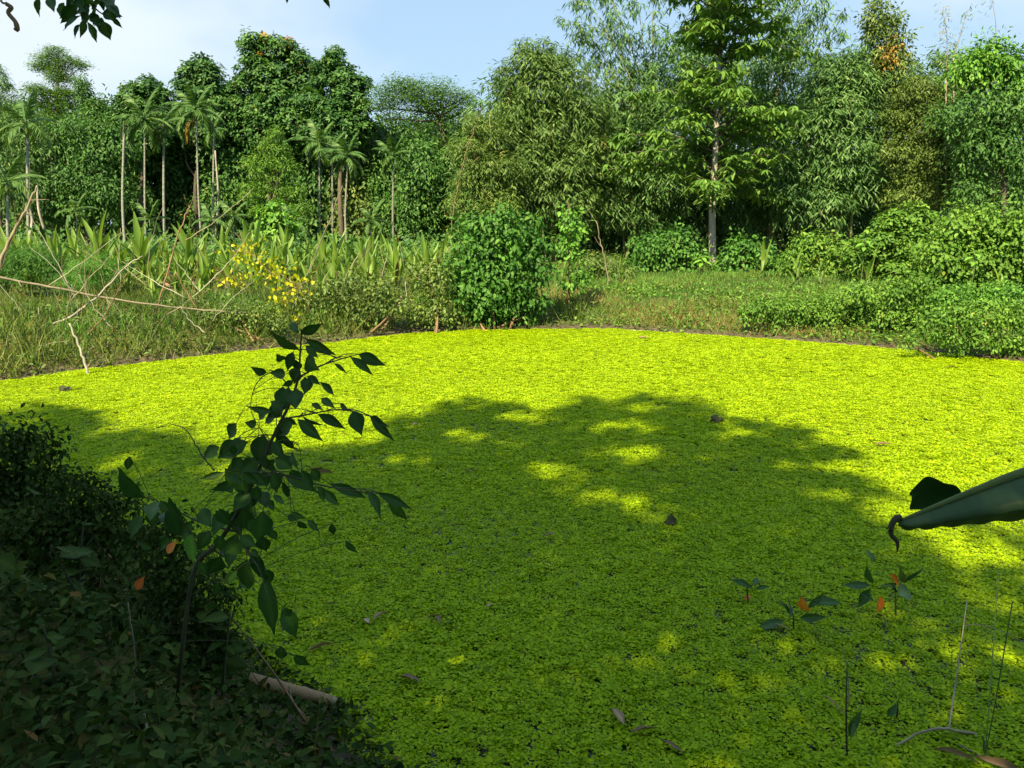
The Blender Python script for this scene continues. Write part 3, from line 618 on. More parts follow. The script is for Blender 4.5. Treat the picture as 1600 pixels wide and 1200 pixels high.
for i, (pts_, lab) in enumerate([([(1478, 120), (1480, 60), (1472, 10)], 'bleached dead bamboo tip standing against the blue sky'), ([(1552, 100), (1556, 40), (1548, -10)], 'bare wispy bamboo tip above the yellow green vines'), ([(1490, 90), (1505, 40), (1515, 12)], 'leafless thin bamboo twig beside the bleached tip')]):
    d = 31; q = bez([P(x, y, d) for x, y in pts_], 6); base = q[0].copy(); root = thing('bamboo_tip', lab, 'bamboo', base)
    mt = MB(); tube(mt, q - base, np.linspace(.02, .005, len(q)), 4); tube(mt, [np.zeros(3), P(pts_[0][0], 330, d) - base], .03, 4)
    obj('culm', mt.mesh('culm', B['dry_stem']), root)
    m = [70, 40, 26][i]; k = rng.uniform(0, 1, m) * (len(q) - 1.01); ii = k.astype(int); c = q[ii] + (q[ii + 1] - q[ii]) * (k - ii)[:, None] - base + rng.normal(0, [.14, .35, .18][i], (m, 3))
    ml = MB(); clusters(ml, 'fan', c, rng.normal(0, 1, (m, 3)), .16, 3, np.clip(rng.normal([.9, .5, .5][i], .1, m), 0, 1), .16); obj('leaf_sprays', ml.mesh('leaf_sprays', G['bamboo']), root)

# ------------------------------------------------------------------ the tree with whorled leaves
d = 31.4; base = base_at(1113, d, 410); root = thing('whorled_tree', 'tall straight pale trunked tree with tiers of drooping whorled leaves', 'tree', base)
tp = bez([P(x, y, d) - base for x, y in [(1113, 425), (1113, 330), (1117, 250), (1122, 150), (1126, 60), (1124, -30), (1122, -130)]], 5); tp[0][2] = -.1
mt = MB(); tube(mt, tp, np.linspace(.15, .05, len(tp)), 9); tko = obj('trunk', mt.mesh('trunk', B['trunk_pale'], True), root)
mb = MB()
tiers = [(-70, 150, 10, 45), (10, 130, 12, 30), (35, 125, 11, 25), (70, 70, 7, 20), (110, 60, 7, 18), (150, 60, 6, 14), (180, 95, 7, 22), (205, 100, 8, 20), (240, 80, 8, 20), (265, 105, 9, 22), (290, 55, 6, 16)]
for (py, reach, nb, rise) in tiers:
    for q in range(nb):
        a = q * 2 * PI / nb + rng.uniform(-.3, .3); rl = reach / 1200 * d * rng.uniform(.3, 1.15) * (1.3 if math.cos(a) < -.2 and py > 150 else 1.0)
        jy = rng.normal(0, 22); st = P(1116, py + rise + jy + rng.uniform(0, 14), d) - base; st[0] = np.interp(st[2], tp[:, 2], tp[:, 0])
        e = P(1116, py + jy, d) - base; e[0] = st[0]; e = e + np.array([math.cos(a) * rl * 1.05, math.sin(a) * rl, rng.normal(0, .15)])
        cv = bez([st, (st + e) / 2 + [0, 0, .12 * rl], e], 6); ml = MB(); tube(ml, cv, np.linspace(.035, .012, len(cv)), 5); obj('branch', ml.mesh('branch', B['trunk_dark'], True), tko)
        m = max(6, int(rl * 9)); k = np.sqrt(rng.uniform(.03, 1, m)) * (len(cv) - 1.01); ii = k.astype(int)
        c = cv[ii] + (cv[ii + 1] - cv[ii]) * (k - ii)[:, None] + rng.normal(0, 1, (m, 3)) * np.array([.32, .32, .13])
        clusters(mb, 'whorl', c, np.tile(UP, (m, 1)), .40, 8, np.clip(rng.normal(.45, .12, m), 0, 1), .26, LANCE)
obj('crown', mb.mesh('crown', G['whorl']), root)
#@@PART3
# ------------------------------------------------------------------ strap leaved plants on the far left bank
def strap_mesh(seed, bend, wide=.135):
    r = np.random.default_rng(seed); mb = MB(); n = 8
    t = np.linspace(0, 1, n); w = wide * np.sin(np.clip(t * .93 + .05, 0, 1) * PI) ** .75 * (1 - .15 * t)
    x = bend * t ** 2.0; z = t * (1 - .22 * bend * t); wav = .02 * np.sin(t * 9 + seed)
    V = []
    for i in range(n):
        V += [[x[i] - .25 * w[i], -w[i] / 2, z[i] + wav[i]], [x[i], 0, z[i]], [x[i] - .25 * w[i], w[i] / 2, z[i] - wav[i]]]
    q = np.arange(n - 1) * 3
    mb.add(V, [np.concatenate([np.stack([q, q + 1, q + 4, q + 3], 1), np.stack([q + 1, q + 2, q + 5, q + 4], 1)])], np.repeat(np.clip(.4 + .12 * np.sin(t * 3 + seed) + (.12 if seed % 2 else 0), 0, 1), 3))
    return mb.mesh('leaf', G['strap'], True)
ST_M = [strap_mesh(i, b_) for i, b_ in enumerate([.08, .18, .32, .5, .75])]
dryst = [m.copy() for m in ST_M[2:]]
for m in dryst: m.materials[0] = G['dead_leaf']
stm = MB(); tube(stm, [(0, 0, -.1), (0, 0, .25), (.02, 0, .5)], [.035, .03, .015], 6); STEM = stm.mesh('stem', B['green_stem'], True)
def strap_plant(x, y, h, label, group, nleaf=None, dry=.08, cat='plant'):
    root = thing('strap_leaved_plant', label, cat, (x, y, hz(x, y)), group); n = nleaf or int(rng.integers(9, 14))
    o = obj('stem', STEM, root); o.scale = (1, 1, h * .9)
    for i in range(n):
        u = i / n; isdry = rng.random() < dry and u > .5
        o = obj('leaf', dryst[rng.integers(3)] if isdry else ST_M[min(4, int(u * 4 + rng.uniform(0, 1.2)))], root, (rng.normal(0, .05), rng.normal(0, .05), h * (.35 - .28 * u) * rng.uniform(.7, 1.1)))
        o.rotation_euler = (rng.normal(0, .08), .10 + .5 * u + rng.normal(0, .07), i * 2.4 + rng.uniform(-.4, .4)); s = h * (.72 - .12 * u) * rng.uniform(.85, 1.1); o.scale = (s, s * rng.uniform(.75, 1.2), s)
        if isdry: o['label'] = 'withered tan strap leaf'
    return root
special = [(160, 17.6, 1.75, 'tall strap leaved plant, leftmost of the two largest above the grass mound'), (226, 17.8, 1.8, 'largest strap leaved plant, with a wide fan of upright leaves'), (298, 18.6, 1.6, 'strap leaved plant in front of the palm with orange flower stalks'), (400, 19.5, 1.75, 'tall strap leaved plant behind the yellow leaved creeper'), (565, 19.8, 1.5, 'pale strap leaved plant with tan outer leaves in front of the right palms'), (688, 19.5, 1.35, 'last strap leaved plant of the row, beside the dark bush')]
for px, d, h, lab in special:
    p = P(px, 430, d); strap_plant(p[0], d, h, lab, 'strap leaved plants on the far bank', 13)
k = 0
for row, (d0, h0, cnt) in enumerate([(16.6, 1.0, 20), (18.2, 1.25, 24), (20.2, 1.4, 24), (22.5, 1.5, 18)]):
    for i in range(cnt):
        px = -30 + 770 * (i + rng.uniform(-.3, .3)) / cnt; d = d0 + rng.uniform(-.6, .6)
        if 85 < px < 150 and row < 2: continue
        if px > 600 and row == 0: continue
        p = P(px, 430, d)
        strap_plant(p[0], d, h0 * rng.uniform(.75, 1.12), ['strap leaved plant in the front rank of the row on the far left bank', 'strap leaved plant in the second rank of the row on the far left bank', 'strap leaved plant in the rear ranks of the row on the far left bank', 'strap leaved plant in the rear ranks of the row on the far left bank'][row], 'strap leaved plants on the far bank')
for px, d, h, lab in [(1192, 24, 1.25, 'upright strap leaved plant beside the pale straight trunk'), (1246, 20, .95, 'small strap leaved plant at the edge of the right bank grass'), (1284, 20.5, .8, 'low strap leaved sprout in the right bank creepers'), (1356, 18.5, 1.1, 'strap leaved plant poking out of the right bank mounds'), (1566, 16.5, .9, 'strap leaved plant among creepers at the right edge'), (965, 22, .8, 'broken strap leaved plant by the leaning stick')]:
    p = P(px, 430, d); strap_plant(p[0], d, h, lab, 'strap leaved plants on the right bank', 7)

# ------------------------------------------------------------------ bushes, creepers, mounds
def shoots(mb, root, cs, base, n, size, wr, mat):
    for i in range(n):
        c, R = cs[rng.integers(len(cs))]; dr = nrm(rng.normal(0, 1, 3) * [1, .8, .5] + [0, -.1, .55]); a0 = c - base + dr * R * .6; l = R * rng.uniform(.6, 1.25)
        cv = bez([a0, a0 + dr * l * .55, a0 + dr * l + [0, 0, -.12 * l]], 5); m = 14; tt = rng.uniform(.1, 1, m) * (len(cv) - 1.01); ii = tt.astype(int)
        p = cv[ii] + (cv[ii + 1] - cv[ii]) * (tt - ii)[:, None]
        leaves(mb, OVAL, p, rng.normal(0, .7, (m, 3)) + dr * .6 - UP * .3, UP + rng.normal(0, .5, (m, 3)), size * rng.uniform(.7, 1.2, m), size * wr, np.clip(rng.normal(.48, .14, m), 0, 1))
        mt = MB(); tube(mt, cv, np.linspace(size * .06, size * .02, len(cv)), 4); obj('shoot', mt.mesh('shoot', B['green_stem']), root)
def bush(name, label, px, d, lobes, mat, leafpx, k=4, style='vine', stems=3, cat='bush', nshoot=12, **kw):
    base = base_at(px, d, 480); root = thing(name, label, cat, base)
    kw.setdefault('cover', 1.3); kw.setdefault('wr', .6); kw.setdefault('tm', OVAL); kw.setdefault('stray', .22); leafpx *= .78
    mb, cs = foliage(lobes, d, base, style, leafpx, k, **kw)
    if style != 'fan': shoots(mb, root, cs, base, nshoot, leafpx / 1200 * d, kw['wr'], mat)
    obj('foliage', mb.mesh('foliage', G[mat]), root)
    for i in range(stems):
        c, R = cs[rng.integers(len(cs))]; e = c - base; s = np.array([e[0] * .5 + rng.normal(0, .2), rng.normal(0, .15), -.05])
        mt = MB(); tube(mt, bez([s, s * .6 + e * .45, e], 5), np.linspace(.0019 * d, .0007 * d, 11), 5); obj('stem', mt.mesh('stem', B['brown_stem'], True), root)
    return root
bush('leafy_bush', 'big dense dark green bush standing at the water edge in the middle', 780, 14.9,
     [(738, 362, 26), (778, 352, 28), (812, 366, 26), (834, 392, 24), (750, 398, 36), (798, 408, 38), (720, 420, 20), (846, 428, 16), (765, 445, 40), (810, 455, 30), (732, 458, 22), (840, 470, 12), (780, 480, 22), (742, 490, 15), (800, 492, 15), (832, 488, 11), (768, 498, 11)], 'shrub', 10.5, stems=7, cover=1.15, down=.7, stray=.32, grow=.88, nshoot=26)
bush('leafy_shrub', 'loose olive shrub hugging the left flank of the big dark bush', 668, 14.4,
     [(690, 440, 16), (665, 425, 14), (660, 452, 18), (685, 475, 18), (650, 485, 16), (672, 498, 14), (700, 500, 12)], 'vine_olive', 8, stems=3, cover=.8, stray=.35, grow=.85)
bush('olive_creeper', 'olive creeper tangle over the bank between the leaning sticks', 545, 13.9,
     [(478, 472, 16), (515, 460, 16), (556, 448, 16), (598, 452, 18), (540, 482, 18), (588, 482, 20), (620, 478, 16), (500, 492, 14), (560, 500, 12)], 'vine_olive', 7, stems=5, cover=.75, cat='creeper')
bush('bank_creeper', 'low olive creeper on the bank behind the foreground sapling top', 400, 12.7,
     [(330, 500, 14), (365, 495, 16), (400, 490, 16), (350, 515, 12), (390, 515, 12), (430, 505, 14)], 'vine_olive', 6, stems=2, cover=.8, cat='creeper')
bush('bright_shrub', 'bright green shrub rising behind the strap leaved plants', 432, 25,
     [(430, 336, 15), (412, 350, 15), (450, 354, 13), (432, 366, 16)], 'shrub_bright', 9, style='rosette', k=6)
yt = bush('young_tree', 'slender young tree with light leaves right of the big dark bush', 889, 16.2,
     [(886, 338, 11), (892, 362, 15), (880, 385, 10), (898, 400, 14), (876, 418, 9), (908, 436, 11), (890, 445, 9)], 'shrub_bright', 9, stems=0, cover=.8, cat='tree')
ytb = np.array(yt.location); mt = MB(); tube(mt, bez([P(x_, y_, 16.2) - ytb for x_, y_ in [(890, 492), (888, 440), (887, 390), (889, 330), (886, 312)]], 5), np.linspace(.018, .006, 21), 6); obj('trunk', mt.mesh('trunk', B['brown_stem'], True), yt)
bush('olive_shrub', 'yellow olive grassy shrub behind the leaning stick', 945, 23,
     [(925, 412, 16), (955, 416, 18), (940, 432, 16), (978, 428, 12), (905, 420, 12)], 'bamboo_yellow', 9, style='fan', wr=.2, tm=DIAMOND, k=6)
bush('shade_shrub', 'deep green shrub left of the pale straight trunk', 1045, 27,
     [(1008, 395, 20), (1048, 388, 24), (1082, 402, 20), (1040, 418, 18), (1000, 422, 16), (1074, 424, 18), (1060, 372, 16)], 'shrub', 8)
bush('shade_shrub', 'deep green shrub right of the pale straight trunk', 1165, 28,
     [(1150, 408, 20), (1132, 424, 16), (1172, 424, 18), (1192, 402, 20), (1215, 420, 16), (1160, 385, 14)], 'shrub', 9)
bush('vine_mound', 'rounded vine mound between the strap leaves and the right hand thicket', 1275, 23.5,
     [(1262, 392, 20), (1300, 396, 22), (1240, 420, 18), (1282, 428, 20), (1325, 415, 18)], 'vine', 8)
bush('vine_mound', 'tall vine mound reaching up toward the dark hollow, yellowish on top', 1400, 21.5,
     [(1402, 352, 24), (1432, 340, 22), (1372, 380, 26), (1420, 388, 30), (1348, 402, 22), (1460, 362, 20), (1390, 420, 26), (1440, 428, 26)], 'vine', 8, style='rosette')
bush('vine_mound', 'largest vine mound filling the right edge above the water', 1530, 18.6,
     [(1500, 362, 28), (1542, 354, 28), (1582, 368, 26), (1478, 408, 30), (1530, 408, 34), (1578, 418, 34), (1508, 448, 30), (1560, 458, 30), (1620, 380, 34), (1640, 440, 34)], 'vine', 9, stems=4)
bush('bank_creeper', 'small leaved creeper spilling over the muddy shore right of centre', 1260, 13.9,
     [(1190, 482, 16), (1225, 478, 18), (1262, 480, 20), (1302, 482, 22), (1210, 498, 14), (1288, 502, 16), (1342, 488, 18), (1250, 502, 14), (1335, 508, 14), (1172, 495, 10)], 'vine', 6.5, stems=2, flat=.8)
bush('bank_creeper', 'leafy creeper hump between the muddy shore and the right edge mounds', 1415, 13.6,
     [(1395, 462, 22), (1430, 452, 22), (1440, 486, 22), (1408, 498, 18), (1376, 490, 14), (1450, 512, 16), (1345, 462, 18)], 'vine', 7.5, stems=2, flat=.85, stray=.35, nshoot=20)
bush('bank_creeper', 'leafy creeper overhanging the water at the right edge', 1530, 11.4,
     [(1470, 504, 20), (1508, 496, 22), (1550, 494, 24), (1590, 498, 22), (1484, 528, 18), (1530, 530, 20), (1570, 538, 18), (1605, 545, 18), (1640, 520, 26), (1450, 525, 12), (1420, 535, 9), (1500, 548, 10)], 'vine', 7.5, stems=2, flat=.8, stray=.4, grow=.85, nshoot=26)
bush('bank_creeper', 'yellow green creeper patch below the largest mound', 1490, 14.2,
     [(1480, 470, 18), (1510, 472, 18), (1545, 470, 18), (1580, 468, 18), (1460, 478, 14)], 'shrub_bright', 7, stems=1)
bush('grass_mound', 'bright green grassy mound behind the fallen pole at left', 140, 16.2,
     [(120, 425, 18), (150, 415, 20), (172, 425, 16), (140, 440, 18), (105, 440, 12)], 'grass_green', 7, style='fan', wr=.10, tm=DIAMOND, k=8, cat='grass', stems=0, cover=1.0)
bush('dark_shrub', 'dark low shrub behind the broken stem at the left edge', 50, 16.5,
     [(20, 415, 20), (55, 410, 20), (85, 420, 16), (40, 435, 18), (0, 435, 18)], 'shrub', 8, style='fan', wr=.16, tm=DIAMOND, k=6)
for lab, px, py, d in [('big leaved bright sapling on the right edge mound', 1522, 392, 17.4), ('big leaved bright sapling below the dark hollow', 1352, 372, 20.8), ('big leaved plant beside the pale straight trunk', 1098, 400, 26), ('low big leaved plant right of the pale trunk base', 1140, 425, 26.5)]:
    c = P(px, py, d); base = np.array([c[0], d, hz(c[0], d)]); root = thing('big_leaved_sapling', lab, 'sapling', base)
    mt = MB(); tube(mt, bez([(0, 0, -.05), (c - base) * .6 + rng.normal(0, .03, 3), c - base], 4), .012, 5); obj('stem', mt.mesh('stem', B['green_stem']), root)
    for i in range(9):
        ml = MB(); a = i * 2.4; leaves(ml, OVAL, np.zeros((1, 3)), np.array([[math.cos(a), math.sin(a), -.25]]), np.array([[0, -.2, 1.0]]), .26 * d / 18, .11 * d / 18, .6)
        obj('leaf', ml.mesh('leaf', G['shrub_bright'], True), root, c - base - np.array([0, 0, i * .035]))
# yellow creeper, each leaf its own
root = thing('yellow_creeper', 'creeper with bright yellow leaves hanging on the leaning stick', 'creeper', (P(415, 440, 13.6)[0], 13.6, hz(P(415, 440, 13.6)[0], 13.6))); base = np.array(root.location)
ym = []
for i in range(4):
    ml = MB(); leaves(ml, OVAL, np.zeros((1, 3)), np.array([[0, .1, -1.0]]), np.array([[0, -1, .35]]), 1.0, .95, .2 + .2 * i); ym.append(ml.mesh('leaf', G['yellow']))
spine = [(356, 436), (372, 432), (366, 394), (384, 392), (398, 402), (410, 415), (424, 426), (440, 430), (456, 440), (468, 444), (452, 456), (440, 466), (450, 478), (446, 492), (434, 498)]
mt = MB(); tube(mt, bez([P(x, y, 13.6) - base for x, y in spine], 5), .006, 4); obj('stem', mt.mesh('stem', B['brown_stem']), root)
for q in range(26):
    x, y = spine[rng.integers(len(spine))]; mt = MB(); a0 = P(x, y, 13.6) - base; tube(mt, bez([a0, a0 + rng.normal(0, .08, 3), a0 + rng.normal(0, .18, 3)], 4), .003, 4); obj('side_stem', mt.mesh('side_stem', B['brown_stem']), root)
for i in range(290):
    x, y = spine[rng.integers(len(spine))]; o = obj('leaf', ym[i % 4], root, P(x + rng.normal(0, 14), y + rng.normal(0, 10), 13.6 + rng.normal(0, .12)) - base)
    s = rng.uniform(.045, .09); o.scale = (s, s, s); o.rotation_euler = (rng.normal(0, .5), rng.normal(0, .5), rng.normal(0, .9))

# ------------------------------------------------------------------ grass, litter on the banks
def scatter(n, x0, x1, y0, y1, test):
    x = rng.uniform(x0, x1, n); y = rng.uniform(y0, y1, n); s = sdist(x, y); k = test(x, y, s); x, y, s = x[k], y[k], s[k]
    return np.stack([x, y, height(x, y, s)], 1), s
def blades(n, box, test, hgt, wid, mat, name, label, t0=.4, tv=.2):
    p, s = scatter(n, *box, test); m = len(p); mb = MB()
    patch = .18 * np.sin(p[:, 0] * .9 + 1) * np.sin(p[:, 1] * .8) + .12 * np.sin(p[:, 0] * 2.7) * np.sin(p[:, 1] * 2.1)
    hh = hgt * rng.uniform(.4, 1.3, m) * sstep(0, .5, s + .25) * (1 + 1.3 * patch)
    leaves(mb, BLADE, p - [0, 0, .01], np.stack([rng.normal(0, .45, m), rng.normal(0, .45, m), np.ones(m)], 1), rng.normal(0, 1, (m, 3)), hh, wid * rng.uniform(.6, 1.3, m), np.clip(t0 + patch + rng.normal(0, tv, m), 0, 1))
    return tag(obj(name, mb.mesh(name, G[mat])), label, 'grass', kind='stuff')
blades(60000, (-13, 12, 8, 27), lambda x, y, s: (s > .02) & (s < 12) & (np.abs(x) < y * .72 + .5) & (rng.random(len(x)) < .35 + .65 * (np.sin(x * 1.3) * np.sin(y * 1.1 + 1) > -.35)), .18, .016, 'grass', 'bank_grass', 'short olive and straw coloured grass on the far bank', .28, .22)
blades(26000, (-1, 13, 9, 27), lambda x, y, s: (s > 1.0) & (s < 14) & (np.abs(x) < y * .72 + .5), .16, .02, 'grass_green', 'green_grass', 'green grass and creepers on the right bank')
def cover(n, box, test, size, mat, name, label, lift=.05, wr=.7, t0=.4):
    p, s = scatter(n, *box, test); m = len(p); mb = MB(); p[:, 2] += np.abs(rng.normal(0, lift, m)) + .01
    leaves(mb, OVAL, p, rng.normal(0, 1, (m, 3)) * [1, 1, .4], UP + rng.normal(0, .35, (m, 3)), size * rng.uniform(.6, 1.3, m), size * wr * rng.uniform(.7, 1.2, m), np.clip(rng.normal(t0, .17, m), 0, 1))
    return tag(obj(name, mb.mesh(name, G[mat])), label, 'ground cover', kind='stuff')
cover(22000, (1.0, 12, 9, 20), lambda x, y, s: (s > .02) & (s < 7) & (np.sin(x * 1.1 + 2) * np.sin(y * 1.6) + rng.normal(0, .4, len(x)) > .0 - .12 * (x - 4)), .075, 'vine', 'creeping_weeds', 'low creeping leafy weeds over the right bank', lift=.09)
cover(16000, (-12, 2, 8, 18), lambda x, y, s: (s > .0) & (s < 4) & (np.sin(x * 1.7 + 1) * np.sin(y * 2.1) + rng.normal(0, .5, len(x)) > .0), .08, 'vine_olive', 'bank_weeds', 'patchy olive weeds on the far left bank', lift=.12)
cover(5200, (-12, 11, 7, 17), lambda x, y, s: (s > -.06) & (s < .75) & (rng.random(len(x)) < .8), .06, 'dead_leaf', 'leaf_litter', 'dead brown leaves strewn along the far shore', lift=.012, wr=.5, t0=.35)

blades(42000, (-12, 1.5, 8, 17), lambda x, y, s: (s > -.03) & (s < 6) & (np.abs(x) < y * .75 + .5) & (np.sin(x * 1.9 + 2) * np.sin(y * 1.4) + rng.normal(0, .35, len(x)) > -.15), .34, .016, 'grass', 'tall_grass', 'tall tangled green and straw grass on the left bank', .20, .22)
blades(16000, (-12, 0, 8, 17), lambda x, y, s: (s > .4) & (s < 5) & (np.sin(x * 1.3) * np.sin(y * 1.9 + 1) + rng.normal(0, .3, len(x)) > .2), .30, .016, 'grass_green', 'lush_grass', 'fresh green grass patches on the left bank', .4, .2)
blades(16000, (.6, 6.5, 13.5, 19), lambda x, y, s: (s > .25) & (s < 4) & (np.sin(x * 1.2 + .5) * np.sin(y * 1.5) + rng.normal(0, .3, len(x)) > .05), .16, .014, 'grass', 'withered_grass', 'brown withered grass patches on the centre shore', .78, .15)
# ------------------------------------------------------------------ sticks and fallen branches on the far bank
def stick(name, label, pts_, r0, r1, mat, d0, d1=None, twigs=0, cat='branch', group=None):
    d1 = d0 if d1 is None else d1; n = len(pts_)
    if d0 > 5: r0, r1 = r0 * .75, r1 * .75
    q = np.array([P(x, y, d0 + (d1 - d0) * i / (n - 1)) for i, (x, y) in enumerate(pts_)]); base = q[0].copy()
    root = thing(name, label, cat, base, group); cv = bez(q - base, 6); cv[1:-1] += rng.normal(0, .0006 * d0, (len(cv) - 2, 3))
    mt = MB(); tube(mt, cv, np.linspace(r0, r1, len(cv)), 6); sto = obj('stem', mt.mesh('stem', B[mat], True), root)
    for i in range(twigs):
        k = rng.integers(len(cv) // 4, len(cv) - 1); dr = nrm(cv[min(k + 1, len(cv) - 1)] - cv[k - 1]) + rng.normal(0, .6, 3); l = rng.uniform(.25, .8)
        mt = MB(); tube(mt, bez([cv[k], cv[k] + nrm(dr) * l * .5, cv[k] + nrm(dr) * l + [0, 0, rng.normal(.05, .1)]], 4), np.linspace(r1 * .6, .002, 9), 4); obj('twig', mt.mesh('twig', B[mat]), sto)
    return root
stick('fallen_pole', 'long pale pole lying across the left bank almost level', [(-60, 424), (0, 434), (95, 452), (200, 471), (300, 483), (405, 491)], .030, .016, 'dry_stem', 11.6, 12.8, 3, 'pole')
stick('fallen_limb', 'thick grey curved limb rising from the left edge over the bank', [(-40, 495), (10, 510), (45, 515), (100, 500), (150, 465), (195, 418), (223, 400)], .040, .012, 'trunk_pale', 11.8, 12.6, 7)
stick('broken_stem', 'bent orange brown stem at the far left edge', [(-5, 425), (18, 370), (45, 320), (58, 290)], .055, .02, 'dry_stem', 14.5, None, 6)
stick('kinked_branch', 'upright kinked brown branch left of the yellow creeper', [(224, 556), (236, 510), (250, 470), (262, 425), (275, 375), (292, 330), (297, 322)], .026, .010, 'brown_stem', 12.9, 13.4, 6)
stick('mooring_stake', 'crooked grey stake standing in the pond edge at left', [(140, 592), (130, 560), (118, 528), (108, 505)], .026, .012, 'trunk_pale', 10.2, None, 1, 'stake')
stick('dark_branch', 'dark dead branch hanging below the fallen pole', [(320, 516), (306, 480), (285, 445), (275, 425)], .018, .010, 'brown_stem', 12.8, None, 2)
stick('dry_arch', 'thin pale arching twig from lower left corner of the bank', [(-5, 588), (40, 555), (75, 538), (110, 532)], .012, .004, 'dry_stem', 10.6, None, 2)
stick('forked_branch', 'forked brown branch leaning above the left mud', [(105, 572), (140, 520), (165, 490), (200, 425)], .020, .008, 'brown_stem', 11.4, None, 5)
stick('leaning_stick', 'long pale stick leaning right past the yellow creeper', [(443, 512), (468, 458), (492, 400), (515, 345), (535, 290)], .022, .010, 'dry_stem', 13.7, 14.0, 1, 'stick')
stick('leaning_stick', 'short pale stick leaning right, second from the yellow creeper', [(512, 514), (530, 462), (550, 415), (562, 395)], .020, .010, 'dry_stem', 14.2, None, 1, 'stick')
stick('leaning_stick', 'pale stick leaning right just left of the olive shrub', [(576, 512), (588, 460), (600, 418), (606, 395)], .018, .008, 'dry_stem', 14.4, None, 1, 'stick')
stick('orange_stub', 'thick orange brown stub in front of the olive shrub', [(610, 496), (618, 480), (628, 464)], .034, .028, 'dry_stem', 14.3, None, 0, 'stub')
stick('upright_stick', 'straight thin pole at the left foot of the big dark bush', [(634, 522), (635, 480), (634, 440)], .014, .010, 'trunk_pale', 14.6, None, 0, 'stick')
stick('tall_thin_pole', 'very tall thin pole rising left of the big dark bush', [(700, 508), (699, 430), (704, 370), (714, 300), (728, 240), (742, 195)], .014, .006, 'brown_stem', 15.0, 15.6, 6, 'pole')
stick('leaning_stick', 'bleached stick standing alone right of the young tree', [(953, 462), (946, 415), (938, 375), (931, 345)], .024, .014, 'dry_stem', 20.5, None, 4, 'stick')
stick('floating_stick', 'grey stick lying in the water at the centre far shore', [(990, 516), (1010, 518), (1028, 517)], .02, .015, 'trunk_pale', 14.5, None, 0, 'stick')
stick('dry_reed', 'thin pale reed slanting up before the orange flower palm', [(290, 375), (330, 350), (370, 318), (395, 295)], .012, .006, 'dry_stem', 14.5, None, 0, 'reed')
for i in range(44):
    x, y = rng.uniform(-20, 330), rng.uniform(440, 575); a = rng.uniform(.3, 2.6); l = rng.uniform(40, 150)
    stick('dry_twig', 'thin dry twig in the brushwood tangle on the left bank', [(x, y), (x + math.cos(a) * l * .5 + rng.normal(0, 5), y - math.sin(a) * l * .5), (x + math.cos(a) * l, y - math.sin(a) * l + rng.normal(0, 8))], rng.uniform(.006, .012), .003, ['dry_stem', 'brown_stem', 'trunk_pale'][i % 3], rng.uniform(11.2, 13.2), None, 1 if i % 2 else 0, group='dry twigs on the left bank')
for i in range(14):
    x, y = rng.uniform(420, 700), rng.uniform(430, 512); a = rng.uniform(.7, 2.4); l = rng.uniform(30, 80)
    stick('dry_twig', 'thin dry twig caught in the creepers between the leaning sticks', [(x, y), (x + math.cos(a) * l * .5, y - math.sin(a) * l * .5 + rng.normal(0, 4)), (x + math.cos(a) * l, y - math.sin(a) * l)], rng.uniform(.005, .010), .003, ['dry_stem', 'brown_stem'][i % 2], rng.uniform(13.8, 14.8), group='dry twigs in the creepers')
#@@PART4
# ------------------------------------------------------------------ near bank: dark weeds
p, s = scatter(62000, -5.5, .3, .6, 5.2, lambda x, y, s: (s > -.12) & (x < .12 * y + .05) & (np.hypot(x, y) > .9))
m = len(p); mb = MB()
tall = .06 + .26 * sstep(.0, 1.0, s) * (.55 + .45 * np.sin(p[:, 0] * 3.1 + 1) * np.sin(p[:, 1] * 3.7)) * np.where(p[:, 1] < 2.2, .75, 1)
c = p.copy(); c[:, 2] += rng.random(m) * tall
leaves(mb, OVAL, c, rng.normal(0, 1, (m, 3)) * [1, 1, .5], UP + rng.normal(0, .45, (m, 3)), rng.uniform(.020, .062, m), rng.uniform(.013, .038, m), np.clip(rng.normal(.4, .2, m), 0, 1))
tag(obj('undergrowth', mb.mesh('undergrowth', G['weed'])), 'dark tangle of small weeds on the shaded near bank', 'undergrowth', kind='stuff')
p, s = scatter(3800, -6.5, .2, .8, 5.2, lambda x, y, s: (s > .05) & (x < .1 * y) & (np.hypot(x, y) > 1.7)); m = len(p); mb = MB()
leaves(mb, BLADE, p, np.stack([rng.normal(0, .5, m), rng.normal(0, .5, m), np.ones(m)], 1), rng.normal(0, 1, (m, 3)), rng.uniform(.08, .32, m), rng.uniform(.002, .005, m), np.clip(rng.normal(.5, .25, m), 0, 1))
tag(obj('near_grass', mb.mesh('near_grass', G['weed'])), 'thin dark grass blades among the near bank weeds', 'grass', kind='stuff')
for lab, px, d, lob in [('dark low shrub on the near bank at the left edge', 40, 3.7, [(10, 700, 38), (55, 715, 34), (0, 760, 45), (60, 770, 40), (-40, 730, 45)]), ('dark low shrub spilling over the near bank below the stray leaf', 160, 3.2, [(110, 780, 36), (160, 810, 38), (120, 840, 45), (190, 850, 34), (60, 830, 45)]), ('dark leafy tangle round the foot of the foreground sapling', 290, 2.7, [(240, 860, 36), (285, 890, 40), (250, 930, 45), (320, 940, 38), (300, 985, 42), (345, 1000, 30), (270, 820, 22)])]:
    bush('bank_shrub', lab, px, d, lob, 'weed', 13, stems=3, cover=.8, cat='shrub', grow=.9, stray=.3)
